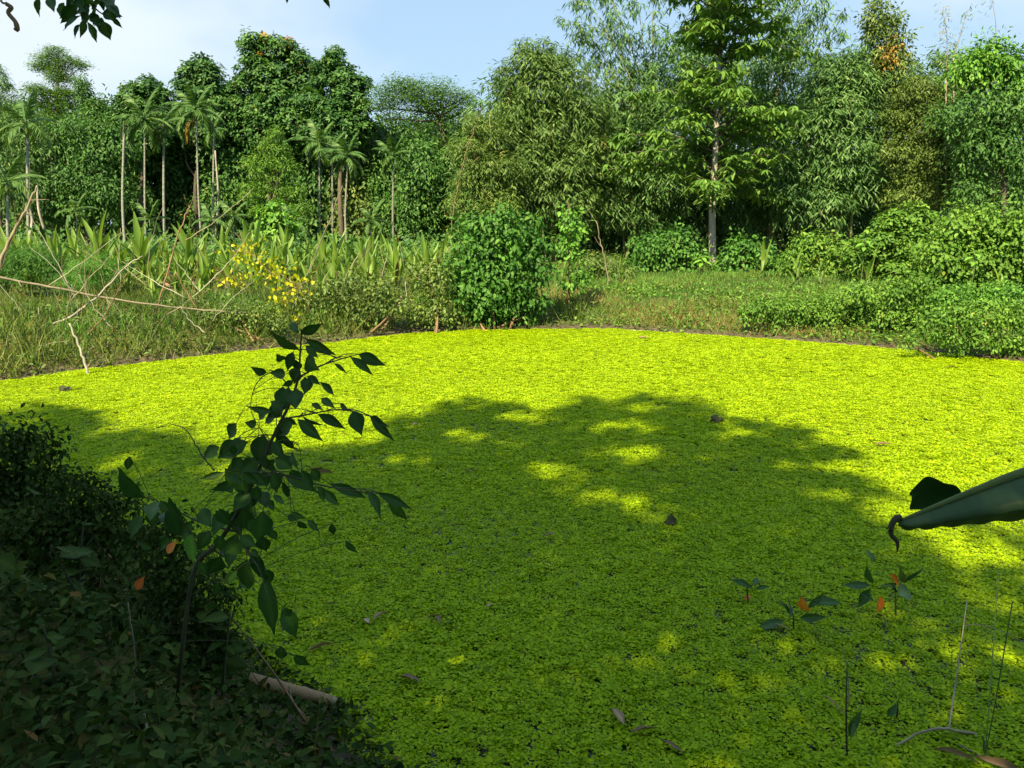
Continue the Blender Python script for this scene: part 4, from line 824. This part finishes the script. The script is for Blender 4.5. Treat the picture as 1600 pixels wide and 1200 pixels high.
# leaf blades of the near plants: shared meshes, unit length along +Y, normal +Z
def blade_mesh(seed, kind, mat):
    r = np.random.default_rng(seed); mb = MB(); n = 9; t = np.linspace(0, 1, n)
    if kind == 'heart': w = np.array([.30, .78, 1.0, .98, .86, .66, .42, .17, 0]) / 2
    elif kind == 'ovate': w = np.array([.06, .55, .88, 1.0, .93, .74, .47, .18, 0]) / 2
    else: w = np.array([.05, .45, .80, 1.0, .98, .80, .52, .22, 0]) / 2
    bend = r.uniform(-.05, .22); fold = r.uniform(.08, .28); tw = r.uniform(-.5, .5); V = []
    for i in range(n):
        z = -bend * t[i] ** 2 + .012 * math.sin(t[i] * 13 + seed)
        for u in (-1, -.5, 0, .5, 1):
            x = u * w[i]; back = -.10 * abs(u) if (kind == 'heart' and i == 0) else 0
            V.append([x, t[i] + back, z + fold * abs(x) + tw * x * t[i] * .4 + .012 * math.sin(t[i] * 22 + abs(u) * 4) * abs(u)])
    i, j = np.meshgrid(np.arange(n - 1), np.arange(4)); q = (i * 5 + j).ravel()
    tt = np.tile(np.array([.35, .40, .62, .40, .35]), n)
    mb.add(V, [np.stack([q, q + 1, q + 6, q + 5], 1)], tt)
    return mb.mesh('leaf', G[mat], True)
HE = [blade_mesh(i, 'heart', 'fore') for i in range(4)]; OV = [blade_mesh(10 + i, 'ovate', 'fore') for i in range(5)]; LA = [blade_mesh(20 + i, 'lance', 'fore') for i in range(4)]
WE = [blade_mesh(30 + i, 'ovate', 'weed') for i in range(4)]
def swap(ms, mat):
    o = []
    for m in ms: c = m.copy(); c.materials[0] = G[mat]; o.append(c)
    return o
YG = swap(OV, 'shrub_bright'); DEAD = swap(OV + LA, 'dead_leaf'); ORA = swap(OV, 'orange_leaf')
def put_leaf(me, root, b_, tip, wf, face=None, roll=None, name='leaf'):
    """leaf from point b_ to point tip (world), width wf of its length"""
    rl = np.array(root.location) if root else np.zeros(3)
    a = tip - b_; L = np.linalg.norm(a); a = a / L
    f = np.array([0, -.55, .8]) if face is None else np.asarray(face, float)
    f = f + rng.normal(0, .35 if roll is None else roll, 3); s = nrm(np.cross(a, f)); u = np.cross(s, a)
    o = obj(name, me, root); M = Matrix(((s[0] * L * wf, a[0] * L, u[0] * L, b_[0] - rl[0]), (s[1] * L * wf, a[1] * L, u[1] * L, b_[1] - rl[1]), (s[2] * L * wf, a[2] * L, u[2] * L, b_[2] - rl[2]), (0, 0, 0, 1)))
    o.matrix_basis = M
    return o
wl = 0
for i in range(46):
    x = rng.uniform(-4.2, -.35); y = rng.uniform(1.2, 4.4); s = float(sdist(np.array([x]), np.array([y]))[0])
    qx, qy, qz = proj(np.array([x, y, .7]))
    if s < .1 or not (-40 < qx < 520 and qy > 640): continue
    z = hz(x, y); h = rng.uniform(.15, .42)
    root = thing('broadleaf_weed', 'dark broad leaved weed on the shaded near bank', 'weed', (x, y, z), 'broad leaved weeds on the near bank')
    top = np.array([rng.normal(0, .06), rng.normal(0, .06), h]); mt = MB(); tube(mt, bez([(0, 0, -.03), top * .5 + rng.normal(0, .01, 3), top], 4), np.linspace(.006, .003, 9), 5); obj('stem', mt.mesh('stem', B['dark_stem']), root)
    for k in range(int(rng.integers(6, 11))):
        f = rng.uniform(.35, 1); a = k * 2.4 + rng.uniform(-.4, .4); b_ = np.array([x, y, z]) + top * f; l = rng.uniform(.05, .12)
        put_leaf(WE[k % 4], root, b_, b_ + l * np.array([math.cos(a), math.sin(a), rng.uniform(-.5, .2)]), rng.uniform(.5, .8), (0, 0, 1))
# small dead leaves and stems on the near bank
for i, (px, py, lab, mt_) in enumerate([(140, 1100, 'pale tan dead leaf lying on the near bank weeds', 'D'), (213, 922, 'orange withered leaf on the near bank', 'O'), (153, 1070, 'pale upright dried leaf blade on the near bank', 'D'), (262, 865, 'small orange leaf among the near bank weeds', 'O')]):
    c = P(px, py, [2.1, 2.5, 2.15, 2.6][i]); o = put_leaf((DEAD if mt_ == 'D' else ORA)[i], None, c, c + np.array([.03, .01, .05 if i != 2 else .09]), .55 if i != 2 else .25, (0, -1, .3), name='dead_leaf'); tag(o, lab, 'dead leaf')
stick('dry_stalk', 'brown bent dry stalk low on the near bank', [(222, 1108), (228, 1140), (240, 1165), (256, 1195)], .006, .010, 'dry_stem', 2.0, 1.8, 0, 'stalk')
stick('dry_stalk', 'thin pale vertical grass stalk on the near bank', [(213, 1110), (214, 1060), (208, 1000), (200, 940)], .0025, .0015, 'dry_stem', 2.2, 2.3, 0, 'stalk')
stick('dry_stalk', 'thin arching dry stalk reaching toward the mud pool', [(224, 1106), (250, 1105), (280, 1110), (300, 1118)], .002, .001, 'dry_stem', 2.1, 2.2, 0, 'stalk')
stick('dry_stalk', 'thin bare seed stalk rising left of the foreground sapling', [(335, 735), (318, 715), (300, 685), (285, 668), (268, 663)], .0025, .0012, 'dark_stem', 2.2, 2.3, 0, 'stalk')

# ------------------------------------------------------------------ foreground sapling, every leaf its own
D0 = 2.05
gb = P(262, 960, 2.3); root = thing('foreground_sapling', 'dark leafy sapling silhouetted before the pond at left', 'sapling', (gb[0], gb[1], max(0.0, hz(gb[0], gb[1]))))
rl = np.array(root.location)
def fp(px, py, j=0): return P(px, py, D0 + (py - 750) * .0003 + j)
CURV = []
def petiole(p):
    q = np.concatenate(CURV); d_ = np.linalg.norm(q - (p - rl), axis=1); c_ = q[np.argmin(d_)]
    if d_.min() < .008: return
    mt = MB(); e = p - rl; tube(mt, bez([c_, (c_ + e) / 2 + [0, 0, .01], e], 3), .0011, 4); obj('petiole', mt.mesh('petiole', B['dark_stem']), root)
def branch(pts_, r0, r1, js=(0, 0), nm='branch'):
    q = np.array([fp(x, y, js[0] + (js[1] - js[0]) * i / (len(pts_) - 1)) for i, (x, y) in enumerate(pts_)]) - rl
    if nm == 'stem': q = np.vstack([[0, 0, -.03], q])
    mt = MB(); cv = bez(q, 6); CURV.append(cv); tube(mt, cv, np.linspace(r0, r1, len(cv)), 6); obj(nm, mt.mesh(nm, B['dark_stem'], True), root)
branch([(300, 905), (340, 850), (372, 800), (398, 748), (428, 680), (452, 632), (466, 590), (469, 550), (472, 515)], .008, .0022, nm='stem')
branch([(440, 655), (480, 648), (530, 640), (580, 651)], .003, .001, (0, -.15))
branch([(466, 590), (500, 572), (530, 562), (562, 553)], .003, .001, (0, -.12))
branch([(395, 748), (440, 742), (510, 760), (590, 772)], .0035, .001, (0, -.25))
branch([(365, 830), (310, 815), (262, 790), (235, 778)], .0035, .001, (0, .1))
branch([(458, 618), (440, 590), (418, 584), (398, 605), (392, 640), (405, 668)], .0018, .001, (0, .1))
branch([(370, 820), (385, 860), (405, 890), (420, 940)], .003, .001, (0, -.2))
branch([(420, 700), (455, 690), (468, 700), (472, 740)], .0016, .0008, (0, -.1))
branch([(350, 870), (320, 850), (300, 835)], .003, .001, (0, -.1))
LV = [ # base, tip (photo columns and rows), width, shape
 (478,530,528,557,.34,'L'),(468,546,418,520,.34,'L'),(470,522,505,505,.4,'L'),(466,520,452,500,.45,'L'),(478,540,498,560,.45,'L'),(548,558,585,586,.32,'L'),(560,553,604,572,.36,'L'),(522,568,543,583,.22,'L'),(458,550,446,582,.5,'O'),(446,585,418,582,.45,'O'),(416,583,390,573,.45,'O'),(443,562,433,556,.7,'O'),(478,560,492,577,.7,'O'),(500,597,526,619,.36,'L'),(480,588,502,602,.5,'O'),(480,592,475,618,.85,'H'),(458,595,440,605,.6,'O'),(446,608,440,646,.85,'H'),(461,612,462,641,.8,'H'),(425,643,385,637,.32,'L'),(432,648,408,661,.6,'O'),(448,652,465,665,.5,'O'),(465,655,506,691,.36,'L'),(472,650,509,669,.28,'L'),(497,647,542,671,.32,'L'),(552,642,566,683,.62,'O'),(578,650,618,691,.27,'L'),(580,650,606,667,.25,'L'),(502,622,523,637,.4,'O'),(488,630,506,642,.4,'O'),(532,630,547,643,.4,'O'),(400,664,383,660,.7,'O'),(433,668,459,713,.55,'O'),(456,708,462,733,.3,'L'),(412,680,402,729,.68,'O'),(380,684,357,692,.8,'O'),(386,690,344,712,.6,'O'),(372,722,382,779,.72,'H'),(395,738,421,760,.7,'O'),(425,738,437,773,.62,'O'),(440,752,452,781,.25,'L'),(410,768,417,796,.6,'O'),(470,735,491,768,.4,'O'),(445,742,498,769,.28,'L'),(497,760,511,786,.5,'O'),(505,764,531,793,.4,'L'),(515,756,576,779,.26,'L'),(573,768,601,811,.42,'O'),(606,776,639,817,.36,'L'),(590,770,646,796,.24,'L'),
 (225,778,181,728,.46,'O'),(250,784,230,809,.8,'O'),(279,836,263,774,.36,'L'),(314,795,331,826,.6,'O'),(376,690,338,718,.7,'O'),(357,733,383,776,.75,'H'),(366,754,329,768,.5,'O'),(350,738,311,749,.3,'L'),(371,834,355,893,.55,'O'),(224,806,198,842,.55,'O'),(386,876,380,932,.5,'O'),(396,858,418,912,.5,'O'),(415,898,428,1000,.33,'L'),(442,948,466,1003,.45,'O'),(400,720,372,742,.8,'H'),(420,700,398,716,.9,'H'),(390,770,362,800,.7,'O'),(380,790,398,838,.7,'H'),(352,800,330,838,.7,'H'),(410,800,402,850,.7,'O'),(360,845,340,880,.65,'O'),(330,830,305,862,.6,'O'),(345,870,322,905,.6,'O'),(430,690,445,720,.7,'H'),(405,655,420,640,.7,'O'),(470,575,455,560,.6,'O'),(440,640,420,625,.8,'O'),(455,660,430,680,.8,'H'),(300,815,282,845,.6,'O'),(270,795,252,815,.6,'O'),(540,845,558,868,.4,'O'),(455,800,478,812,.4,'L'),(480,812,500,832,.35,'L')]
for i, (bx, by, tx, ty, w, sh) in enumerate(LV):
    j = rng.normal(0, .09); b_ = fp(bx, by, j); tp_ = fp(tx, ty, j + rng.normal(-.02, .03))
    tp_ = b_ + (tp_ - b_) * .97; petiole(b_)
    put_leaf({'H': HE, 'O': OV, 'L': LA}[sh][i % 4], root, b_, tp_, w * .98, (0, -1, .35), .4)
spots = [(q[2] + rng.normal(0, 22), q[3] + rng.normal(0, 22)) for q in LV[30:] if q[2] < 480] + [(rng.uniform(340, 450), rng.uniform(690, 850)) for _ in range(30)]
for i, (x_, y_) in enumerate(spots):
    j = rng.normal(0, .12); a = rng.uniform(.3, 2.6); l = rng.uniform(16, 34); petiole(fp(x_, y_, j))
    put_leaf((HE + OV + LA)[rng.integers(13)], root, fp(x_, y_, j), fp(x_ + math.cos(a) * l, y_ + math.sin(a) * l, j), rng.uniform(.4, .75), (0, -1, .4))
o = put_leaf(YG[1], root, fp(300, 833, -.1), fp(303, 883, -.12), .62, (0, -1, .3)); o['label'] = 'single yellow green leaf on the sapling'

# ------------------------------------------------------------------ folded banana leaf reaching in from the right
root = thing('banana_plant', 'banana plant whose big folded leaf reaches in at the right edge', 'banana plant', (1.75, 1.15, hz(1.75, 1.15))); rl = np.array(root.location)
mt = MB(); tube(mt, bez([(0, 0, -.1), (.02, 0, .5), (.0, .02, 1.0)], 6), np.linspace(.075, .045, 13), 10); obj('pseudostem', mt.mesh('pseudostem', B['green_stem'], True), root)
dl = 1.25
tipc = P(1402, 815, dl); mid = [tipc, P(1450, 796, dl), P(1520, 768, dl - .02), P(1600, 738, dl - .03), P(1720, 705, dl - .03), P(1900, 680, dl - .02), np.array([1.62, 1.15, 1.5]), np.array([1.75, 1.17, hz(1.75, 1.15) + .98])]
rib = bez(np.array(mid), 8)
mt = MB(); tube(mt, rib - rl, np.linspace(.002, .016, len(rib)), 6); lfo = obj('leaf', mt.mesh('leaf', B['green_stem'], True), root)
ipx = proj(rib)[0]; wid = np.interp(ipx, [1400, 1412, 1450, 1520, 1600, 1720, 1900, 2300], [.004, .020, .036, .060, .085, .11, .12, .05]); wid[int(len(rib) * .80):] = .004
for side in (0, 1):
    n = 7; V = []; tt = []
    for i, c in enumerate(rib):
        for k in range(n):
            u = k / (n - 1)
            if side == 0: off = np.array([.02, -.75 * (1 - abs(2 * u - 1)) ** .9, -(u - .10 * math.sin(u * PI))]) * wid[i] + np.array([0, 0, .002 * math.sin(i * 1.3) * u])   # near half arches over and hangs down
            else: off = np.array([-.02, .55 * u, -.25 * u - .5 * u * u]) * wid[i] * .9 + np.array([0, 0, .006 * math.sin(i * .9) * u])
            V.append(c + off - rl); tt.append(.35 + .25 * (1 - u) + (.04 if i % 2 else -.04))
    i, k = np.meshgrid(np.arange(len(rib) - 1), np.arange(n - 1)); q = (i * n + k).ravel(); mb = MB(); mb.add(V, [np.stack([q, q + 1, q + n + 1, q + n], 1)], tt)
    obj('blade', mb.mesh('blade', G['banana'], side == 1), lfo)
# raised torn flap behind the fold and the dried curled tip
fl = [P(x, y, dl + .04) - rl for x, y in [(1422, 796), (1426, 778), (1422, 772), (1434, 758), (1448, 746), (1462, 748), (1478, 756), (1495, 760), (1500, 775), (1460, 795)]]
fl = list(bez(np.array(fl + [fl[0]]), 4)[:-1]); fc = np.mean(fl, 0) + [0, .02, 0]; mb = MB(); V = [fc] + fl; mb.add(V, [np.array([[0, i + 1, (i + 1) % len(fl) + 1] for i in range(len(fl))])], .3)
mb.add(np.array(V) + [0, .003, 0], [np.array([[0, (i + 1) % len(fl) + 1, i + 1] for i in range(len(fl))])], .3)
obj('torn_flap', mb.mesh('torn_flap', G['fore'], True), lfo)
mt = MB(); tube(mt, bez([P(x, y, dl) - rl for x, y in [(1408, 808), (1398, 812), (1392, 826), (1394, 838), (1402, 846), (1402, 862)]], 5), np.array(list(np.linspace(.006, .0035, 20)) + list(np.linspace(.0035, .0012, 6))), 6); obj('dried_tip', mt.mesh('dried_tip', B['dark_stem'], True), lfo)

# ------------------------------------------------------------------ plants standing in the water at lower right
def emergent(label, px, py, hgt, specs, h_px):
    b0 = PZ(px, py); root = thing('water_sapling', label, 'sapling', b0); d = b0[1]
    top = P(px + rng.uniform(-4, 4), py - h_px, d); mt = MB(); tube(mt, bez([b0 - b0 - [0, 0, .05], (top - b0) * .5 + rng.normal(0, .008, 3), top - b0], 4), np.linspace(.005, .002, 9), 5); obj('stem', mt.mesh('stem', B['dark_stem']), root)
    for (bx, by, tx, ty, w, m_) in specs:
        put_leaf({'g': LA, 'y': YG, 'o': ORA}[m_][rng.integers(4)] if m_ != 'g' else WG[rng.integers(4)], root, P(bx, by, d + rng.normal(0, .03)), P(tx, ty, d + rng.normal(0, .05)), w, (0, -.6, .8))
    return root
gm('sapling', (.02, .06, .02), (.04, .11, .03), (.07, .16, .045), (.2, .2, .05), trans=.25, spec=.4)
WG = swap(LA, 'sapling')
emergent('small sapling with one drooping orange leaf, leftmost in the water', 1172, 945, .1, [(1176, 920, 1140, 902, .3, 'g'), (1178, 915, 1185, 900, .5, 'g'), (1172, 930, 1162, 938, .5, 'o'), (1180, 920, 1205, 915, .3, 'g')], 30)
emergent('low sapling with an upright orange leaf, middle of three in the water', 1240, 985, .1, [(1234, 966, 1232, 930, .25, 'g'), (1262, 955, 1252, 930, .45, 'o'), (1262, 950, 1288, 928, .3, 'g'), (1268, 945, 1318, 938, .3, 'g'), (1225, 970, 1178, 985, .35, 'g'), (1236, 962, 1215, 935, .3, 'g'), (1238, 990, 1246, 1008, .7, 'o'), (1250, 965, 1290, 965, .3, 'g')], 32)
emergent('taller sapling with a hanging orange leaf, rightmost of three in the water', 1402, 965, .15, [(1374, 932, 1372, 958, .5, 'o'), (1404, 916, 1388, 896, .4, 'o'), (1364, 912, 1353, 884, .3, 'g'), (1366, 878, 1352, 855, .4, 'g'), (1360, 914, 1314, 915, .28, 'g'), (1360, 920, 1340, 950, .4, 'g'), (1406, 910, 1446, 888, .16, 'g'), (1404, 906, 1408, 886, .4, 'g'), (1404, 930, 1424, 922, .4, 'g'), (1404, 912, 1372, 916, .2, 'g'), (1402, 925, 1390, 915, .3, 'g'), (1366, 940, 1345, 925, .25, 'g')], 60)
emergent('thin reed like sapling at the bottom right', 1326, 1185, .2, [(1326, 1150, 1346, 1108, .25, 'g'), (1330, 1155, 1336, 1120, .2, 'g')], 150)
emergent('sprig with three narrow leaves at the bottom right', 1400, 1120, .1, [(1394, 1100, 1376, 1080, .4, 'g'), (1386, 1120, 1404, 1100, .4, 'g'), (1392, 1110, 1384, 1125, .4, 'g')], 25)
stick('dry_branch', 'dry arching branch lying over the plants at the bottom right corner', [(1330, 1200), (1400, 1165), (1450, 1140), (1500, 1142), (1550, 1155), (1578, 1165)], .004, .007, 'dry_stem', 2.62, 2.75, 3)
stick('withered_strap', 'withered strap blade under the bottom right branch', [(1500, 1165), (1530, 1180), (1560, 1195)], .004, .002, 'dry_stem', 2.6, None, 0)
stick('forked_shoot', 'green forked stem standing at the bottom right corner', [(1540, 1200), (1538, 1170), (1536, 1150)], .005, .003, 'green_stem', 2.55, None, 2)
stick('dry_straw', 'thin dry stem standing in the water above the reed like sapling', [(1326, 1110), (1326, 1070), (1322, 1030), (1316, 1012)], .003, .0012, 'dry_stem', 2.9, None, 0)
stick('curved_straw', 'thin curved straw lying on the plants at the right', [(1505, 978), (1530, 976), (1560, 984), (1590, 998)], .002, .002, 'dry_stem', 3.3, None, 0)
# dead leaves resting on the floating plants
for px, py, l, a, w, lab in [(583, 968, .10, .9, .22, 'tan dead leaf pair on the shaded water plants below the sapling'), (576, 974, .06, 2.2, .4, 'small tan dead leaf touching the leaf pair below the sapling'), (483, 1018, .12, .7, .2, 'long tan dead leaf near the bamboo log'), (622, 1057, .11, -.15, .3, 'brown curled dead leaf right of the bamboo log'), (665, 966, .08, .6, .2, 'thin dead blade, left of two close together in the shade'), (683, 962, .07, -1.2, .25, 'thin dead blade, right of two close together in the shade'), (505, 944, .05, .2, .6, 'reddish dead leaf under the sapling tip'), (975, 1132, .10, 1.9, .3, 'brown dead leaf near the bottom centre'), (985, 1145, .12, .3, .18, 'dark dead strap near the bottom centre'), (1030, 1155, .10, -.6, .12, 'pale straw near the bottom centre'), (480, 735, .22, .1, .10, 'bundle of pale dead blades behind the sapling'), (488, 739, .18, .25, .10, 'single pale dead blade beside the bundle behind the sapling'), (725, 735, .12, .1, .15, 'small dead leaf on the sunlit shade edge left of centre'), (760, 948, .06, .8, .2, 'tiny straw on the shaded plants left of centre'), (850, 838, .09, .5, .15, 'short straw in the middle of the shade'), (1367, 694, .16, -.1, .3, 'bleached dead leaf in the sun at right'), (1478, 573, .2, 0, .3, 'bleached dead leaf in the sun near the right shore'), (998, 527, .2, 0, .4, 'pale dead leaf close to the centre far shore'), (1208, 975, .09, -.7, .12, 'pale straw beside the leftmost water sapling'), (1285, 1085, .12, -1.1, .08, 'pale straw below the middle water sapling'), (1455, 1170, .16, -.3, .1, 'pale dead blade at the bottom right'), (1515, 1180, .2, -.6, .12, 'bleached dead strap at the bottom right corner'), (530, 678, .08, .3, .3, 'small pale leaf floating behind the sapling tips'), (645, 664, .07, .9, .4, 'tiny pale leaf at the sunlit shade edge')]:
    c = PZ(px, py, .035); o = put_leaf(DEAD[rng.integers(9)], None, c, c + l * np.array([math.cos(a), math.sin(a) * 1.4, .05]), w, (0, 0, 1), name='dead_leaf'); tag(o, lab, 'dead leaf', 'dead leaves floating on the pond')
# two dark lumps poking through
for px, py, w, lab in [(1120, 661, .05, 'small dark lump of debris at the sunlit edge of the shade'), (1047, 822, .028, 'dark gap of wet debris in the shaded plants'), (101, 612, .05, 'small dark lump floating near the left shore')]:
    c = PZ(px, py, 0); mb = MB(); d_ = nrm(rng.normal(0, 1, (60, 3)));
    import bmesh
    bm = bmesh.new(); bmesh.ops.create_icosphere(bm, subdivisions=2, radius=1)
    for v in bm.verts: v.co = Vector((v.co.x * w * 1.3, v.co.y * w * .8, v.co.z * .05 + .02)) * (1 + .35 * math.sin(v.co.x * 5 + v.co.y * 7 + px))
    me = bpy.data.meshes.new('debris_lump'); bm.to_mesh(me); bm.free(); me.materials.append(B['dark_stem']); tag(obj('debris_lump', me, None, c), lab, 'debris')

# ------------------------------------------------------------------ bamboo log and mud at the near shore
a, b_ = PZ(388, 1062, .16), PZ(516, 1095, .03); root = thing('bamboo_log', 'tan bamboo log sloping from the near bank into the water', 'log', a)
ax = b_ - a; t_ = np.linspace(0, 1, 19); rr = .030 - .006 * t_; rr[[6, 12]] += .004; mt = MB(); tube(mt, ax[None] * t_[:, None], rr, 12); obj('culm', mt.mesh('culm', B['log'], True), root)
mt = MB(); dirx = nrm(ax); tube(mt, [ax, ax + dirx * .035, ax + dirx * .05 + [0, 0, -.006]], [.024, .014, .003], 12); obj('cut_end', mt.mesh('cut_end', B['dry_stem'], True), root)
stick('dead_strip', 'pale curled bamboo strip hanging over the log', [(452, 1072), (455, 1090), (466, 1108), (480, 1120)], .004, .002, 'dry_stem', 2.72, 2.66, 0)

# ------------------------------------------------------------------ trees over the viewer: their shade falls on the pond
edge = [(-700, 650), (-200, 645), (0, 640), (150, 640), (145, 672), (250, 690), (420, 700), (520, 705), (600, 692), (645, 660), (690, 640), (830, 637), (960, 634), (1085, 640), (1120, 658), (1230, 664), (1330, 690), (1270, 730), (1385, 765), (1345, 812), (1470, 835), (1600, 830), (1900, 830), (2600, 800)]
ex = np.array([e[0] for e in edge], float); ex = np.maximum.accumulate(ex + np.arange(len(ex)) * 1e-3); ey = np.array([e[1] for e in edge], float)
holes = [(865, 735, 34, 12), (985, 708, 60, 9), (1010, 670, 28, 5), (960, 778, 32, 12), (1045, 742, 18, 6), (900, 760, 50, 6), (250, 655, 60, 10), (330, 635, 60, 8), (1200, 1052, 45, 22), (1550, 1065, 40, 30), (1505, 1130, 40, 18), (1590, 1190, 40, 20), (1555, 925, 60, 14), (1580, 870, 60, 22), (1500, 945, 30, 10), (1430, 800, 60, 24), (930, 1065, 55, 8), (1250, 1100, 20, 12), (520, 690, 60, 9), (620, 720, 50, 7), (1070, 1085, 25, 10), (820, 655, 40, 5), (1080, 1130, 25, 8)]
n = 30000
gxy = np.stack([rng.uniform(-13, 12, n), rng.uniform(-4, 9.6, n)], 1)
qx, qy, qz = proj(np.c_[gxy, np.zeros(n)])
infront = qz > .3
rag = 9 * np.sin(gxy[:, 0] * 2.3 + 1) + 7 * np.sin(gxy[:, 0] * 5.1 + gxy[:, 1] * 3) + rng.normal(0, 6, n)
shade = np.where(infront, qy > np.interp(qx, ex, ey) + rag, True)
shade &= ~(infront & (qy < np.interp(qx, ex, ey) + np.where(qx > 1120, 110, 55)) & (np.sin(gxy[:, 0] * 3.7 + gxy[:, 1] * 2.2) * np.sin(gxy[:, 1] * 5.3 - gxy[:, 0] * 1.4 + 1) > np.where(qx > 1120, .12, .42)))
for hx, hy, rx, ry in holes: shade &= ~(infront & (((qx - hx) / (rx * 1.25)) ** 2 + ((qy - hy) / (ry * 1.35)) ** 2 < 1))
dens = np.where(infront & (qx > 1380), np.clip(1 - (qx - 1380) / 900, .35, 1), 1.0)
gxy = gxy[shade & (rng.random(n) < dens)]
hgt = np.where(gxy[:, 1] < 3.6, rng.uniform(5, 8.5, len(gxy)), rng.uniform(9, 14, len(gxy))); c = np.c_[gxy, np.zeros(len(gxy))] + SUN[None] / SUN[2] * hgt[:, None]  # unseen near boughs hang lower, added to block sky and darken the foreground
for it in range(8):
    qx, qy, qz = proj(c); vis = (qz > .1) & (qy > -70) & (np.abs(qx - 800) < 1200); hgt[vis] += .8
    c = np.c_[gxy, np.zeros(len(gxy))] + SUN[None] / SUN[2] * hgt[:, None]
qx, qy, qz = proj(c); c = c[~((qz > .1) & (qy > -70) & (np.abs(qx - 800) < 1200))]
trunks = np.array([[-11.5, -8.5], [-5.0, -9.5], [1.5, -8.5]])
own = np.argmin(np.linalg.norm(c[:, None, :2] - trunks[None], axis=2), 1)
labs = ['spreading tree behind the viewer at left shading the near bank', 'overhanging tree whose dark pointed leaves dangle into the upper left corner', 'thinner tree behind the viewer at right casting dappled shade']
for k in range(3):
    x, y = trunks[k]; base = np.array([x, y, hz(x, y)]); root = thing('shade_tree', labs[k], 'tree', base); cc = c[own == k] - base
    mb = MB(); clusters(mb, 'rosette', cc, rng.normal(0, 1, cc.shape) + UP, .215, 7, np.clip(rng.normal(.4, .13, len(cc)), 0, 1), .48, DIAMOND); obj('crown', mb.mesh('crown', G['canopy']), root)
    top = np.array([cc[:, 0].mean() * .4, cc[:, 1].mean() * .4, 8.0]); tp = bez([(0, 0, -.2), (top[0] * .2, top[1] * .2, 4), top], 6)
    mt = MB(); tube(mt, tp, np.linspace(.24, .13, len(tp)), 10); tko = obj('trunk', mt.mesh('trunk', B['trunk_dark'], True), root)
    for i in rng.permutation(len(cc))[:16]:
        e = cc[i]; st = tp[rng.integers(7, len(tp))]; mt = MB(); tube(mt, bez([st, (st + e) / 2 + [0, 0, .4], e], 5), np.linspace(.07, .015, 11), 6); obj('branch', mt.mesh('branch', B['trunk_dark'], True), tko)
    if k == 1:
        dd = 2.3; OVL = [(60,-4,57,24,.55,'O'),(78,-4,85,20,.45,'O'),(100,4,92,24,.5,'O'),(120,8,92,31,.5,'O'),(112,18,95,37,.5,'O'),(126,24,99,48,.42,'O'),(125,38,116,61,.5,'O'),(131,30,127,60,.42,'O'),(136,34,152,67,.4,'L'),(150,22,148,42,.6,'O'),(160,20,189,24,.4,'L'),(165,8,188,23,.4,'L'),(160,33,171,63,.75,'O'),(176,28,190,43,.4,'L'),(142,8,130,31,.5,'O'),(146,-2,166,14,.5,'O'),(104,-4,119,14,.5,'O'),(130,-6,150,8,.6,'O'),(170,-4,178,16,.5,'O'),(118,0,136,18,.6,'O'),(508,-9,515,14,.45,'L'),(451,-8,448,6,.5,'O'),(135,16,112,26,.5,'O'),(152,10,140,34,.5,'O')]
        OVL += [(x_, y_, x_ + math.cos(a_l) * l_, y_ + math.sin(a_l) * l_, .5, 'O') for x_, y_, a_l, l_ in zip(rng.uniform(98, 172, 16), rng.uniform(-8, 30, 16), rng.uniform(.6, 2.6, 16), rng.uniform(14, 24, 16))]
        for i, (bx, by, tx, ty, w, sh) in enumerate(OVL):
            j = rng.normal(0, .08); put_leaf({'O': OV, 'L': LA}[sh][i % 4], root, P(bx, by, dd + j), P(tx, ty, dd + j + rng.normal(0, .03)), w, (0, -.8, .3), name='hanging_leaf')
        for pts_ in ([(118, -60), (130, -10), (150, 14), (165, 25)], [(70, -60), (66, -20), (60, -2)], [(140, -60), (128, 0), (128, 32)], [(500, -70), (505, -30), (508, -8)], [(450, -70), (452, -25), (451, -6)], [(100, -60), (110, -10), (122, 12)]):
            q = np.array([P(x_, y_, dd) for x_, y_ in pts_]) - base; mt = MB(); cv = bez(q, 5); tube(mt, cv, np.linspace(.004, .0015, len(cv)), 5); obj('hanging_twig', mt.mesh('hanging_twig', B['dark_stem']), root)
        up_ = [P(x_, -60, dd) - base for x_ in (70, 100, 118, 140, 450, 500)]
        for q in up_: mt = MB(); tube(mt, bez([tp[-1], (tp[-1] + q) / 2 + [0, 0, .7], q + [0, 0, .5], q], 5), np.linspace(.03, .004, 16), 5); obj('branch', mt.mesh('branch', B['trunk_dark'], True), tko)
        mt = MB(); tube(mt, bez([P(x_, y_, dd) - base for x_, y_ in [(-2, -20), (2, 2), (10, 6), (18, 12), (13, 20), (24, 34), (27, 46), (24, 44)]], 4), np.array([.003] * 8 + [.006] * 13 + [.007] * 8), 5); obj('curled_leaf', mt.mesh('curled_leaf', B['brown_stem'], True), root)
print('tris', sum(len(o.data.polygons) for o in bpy.data.objects if o.type == 'MESH'))
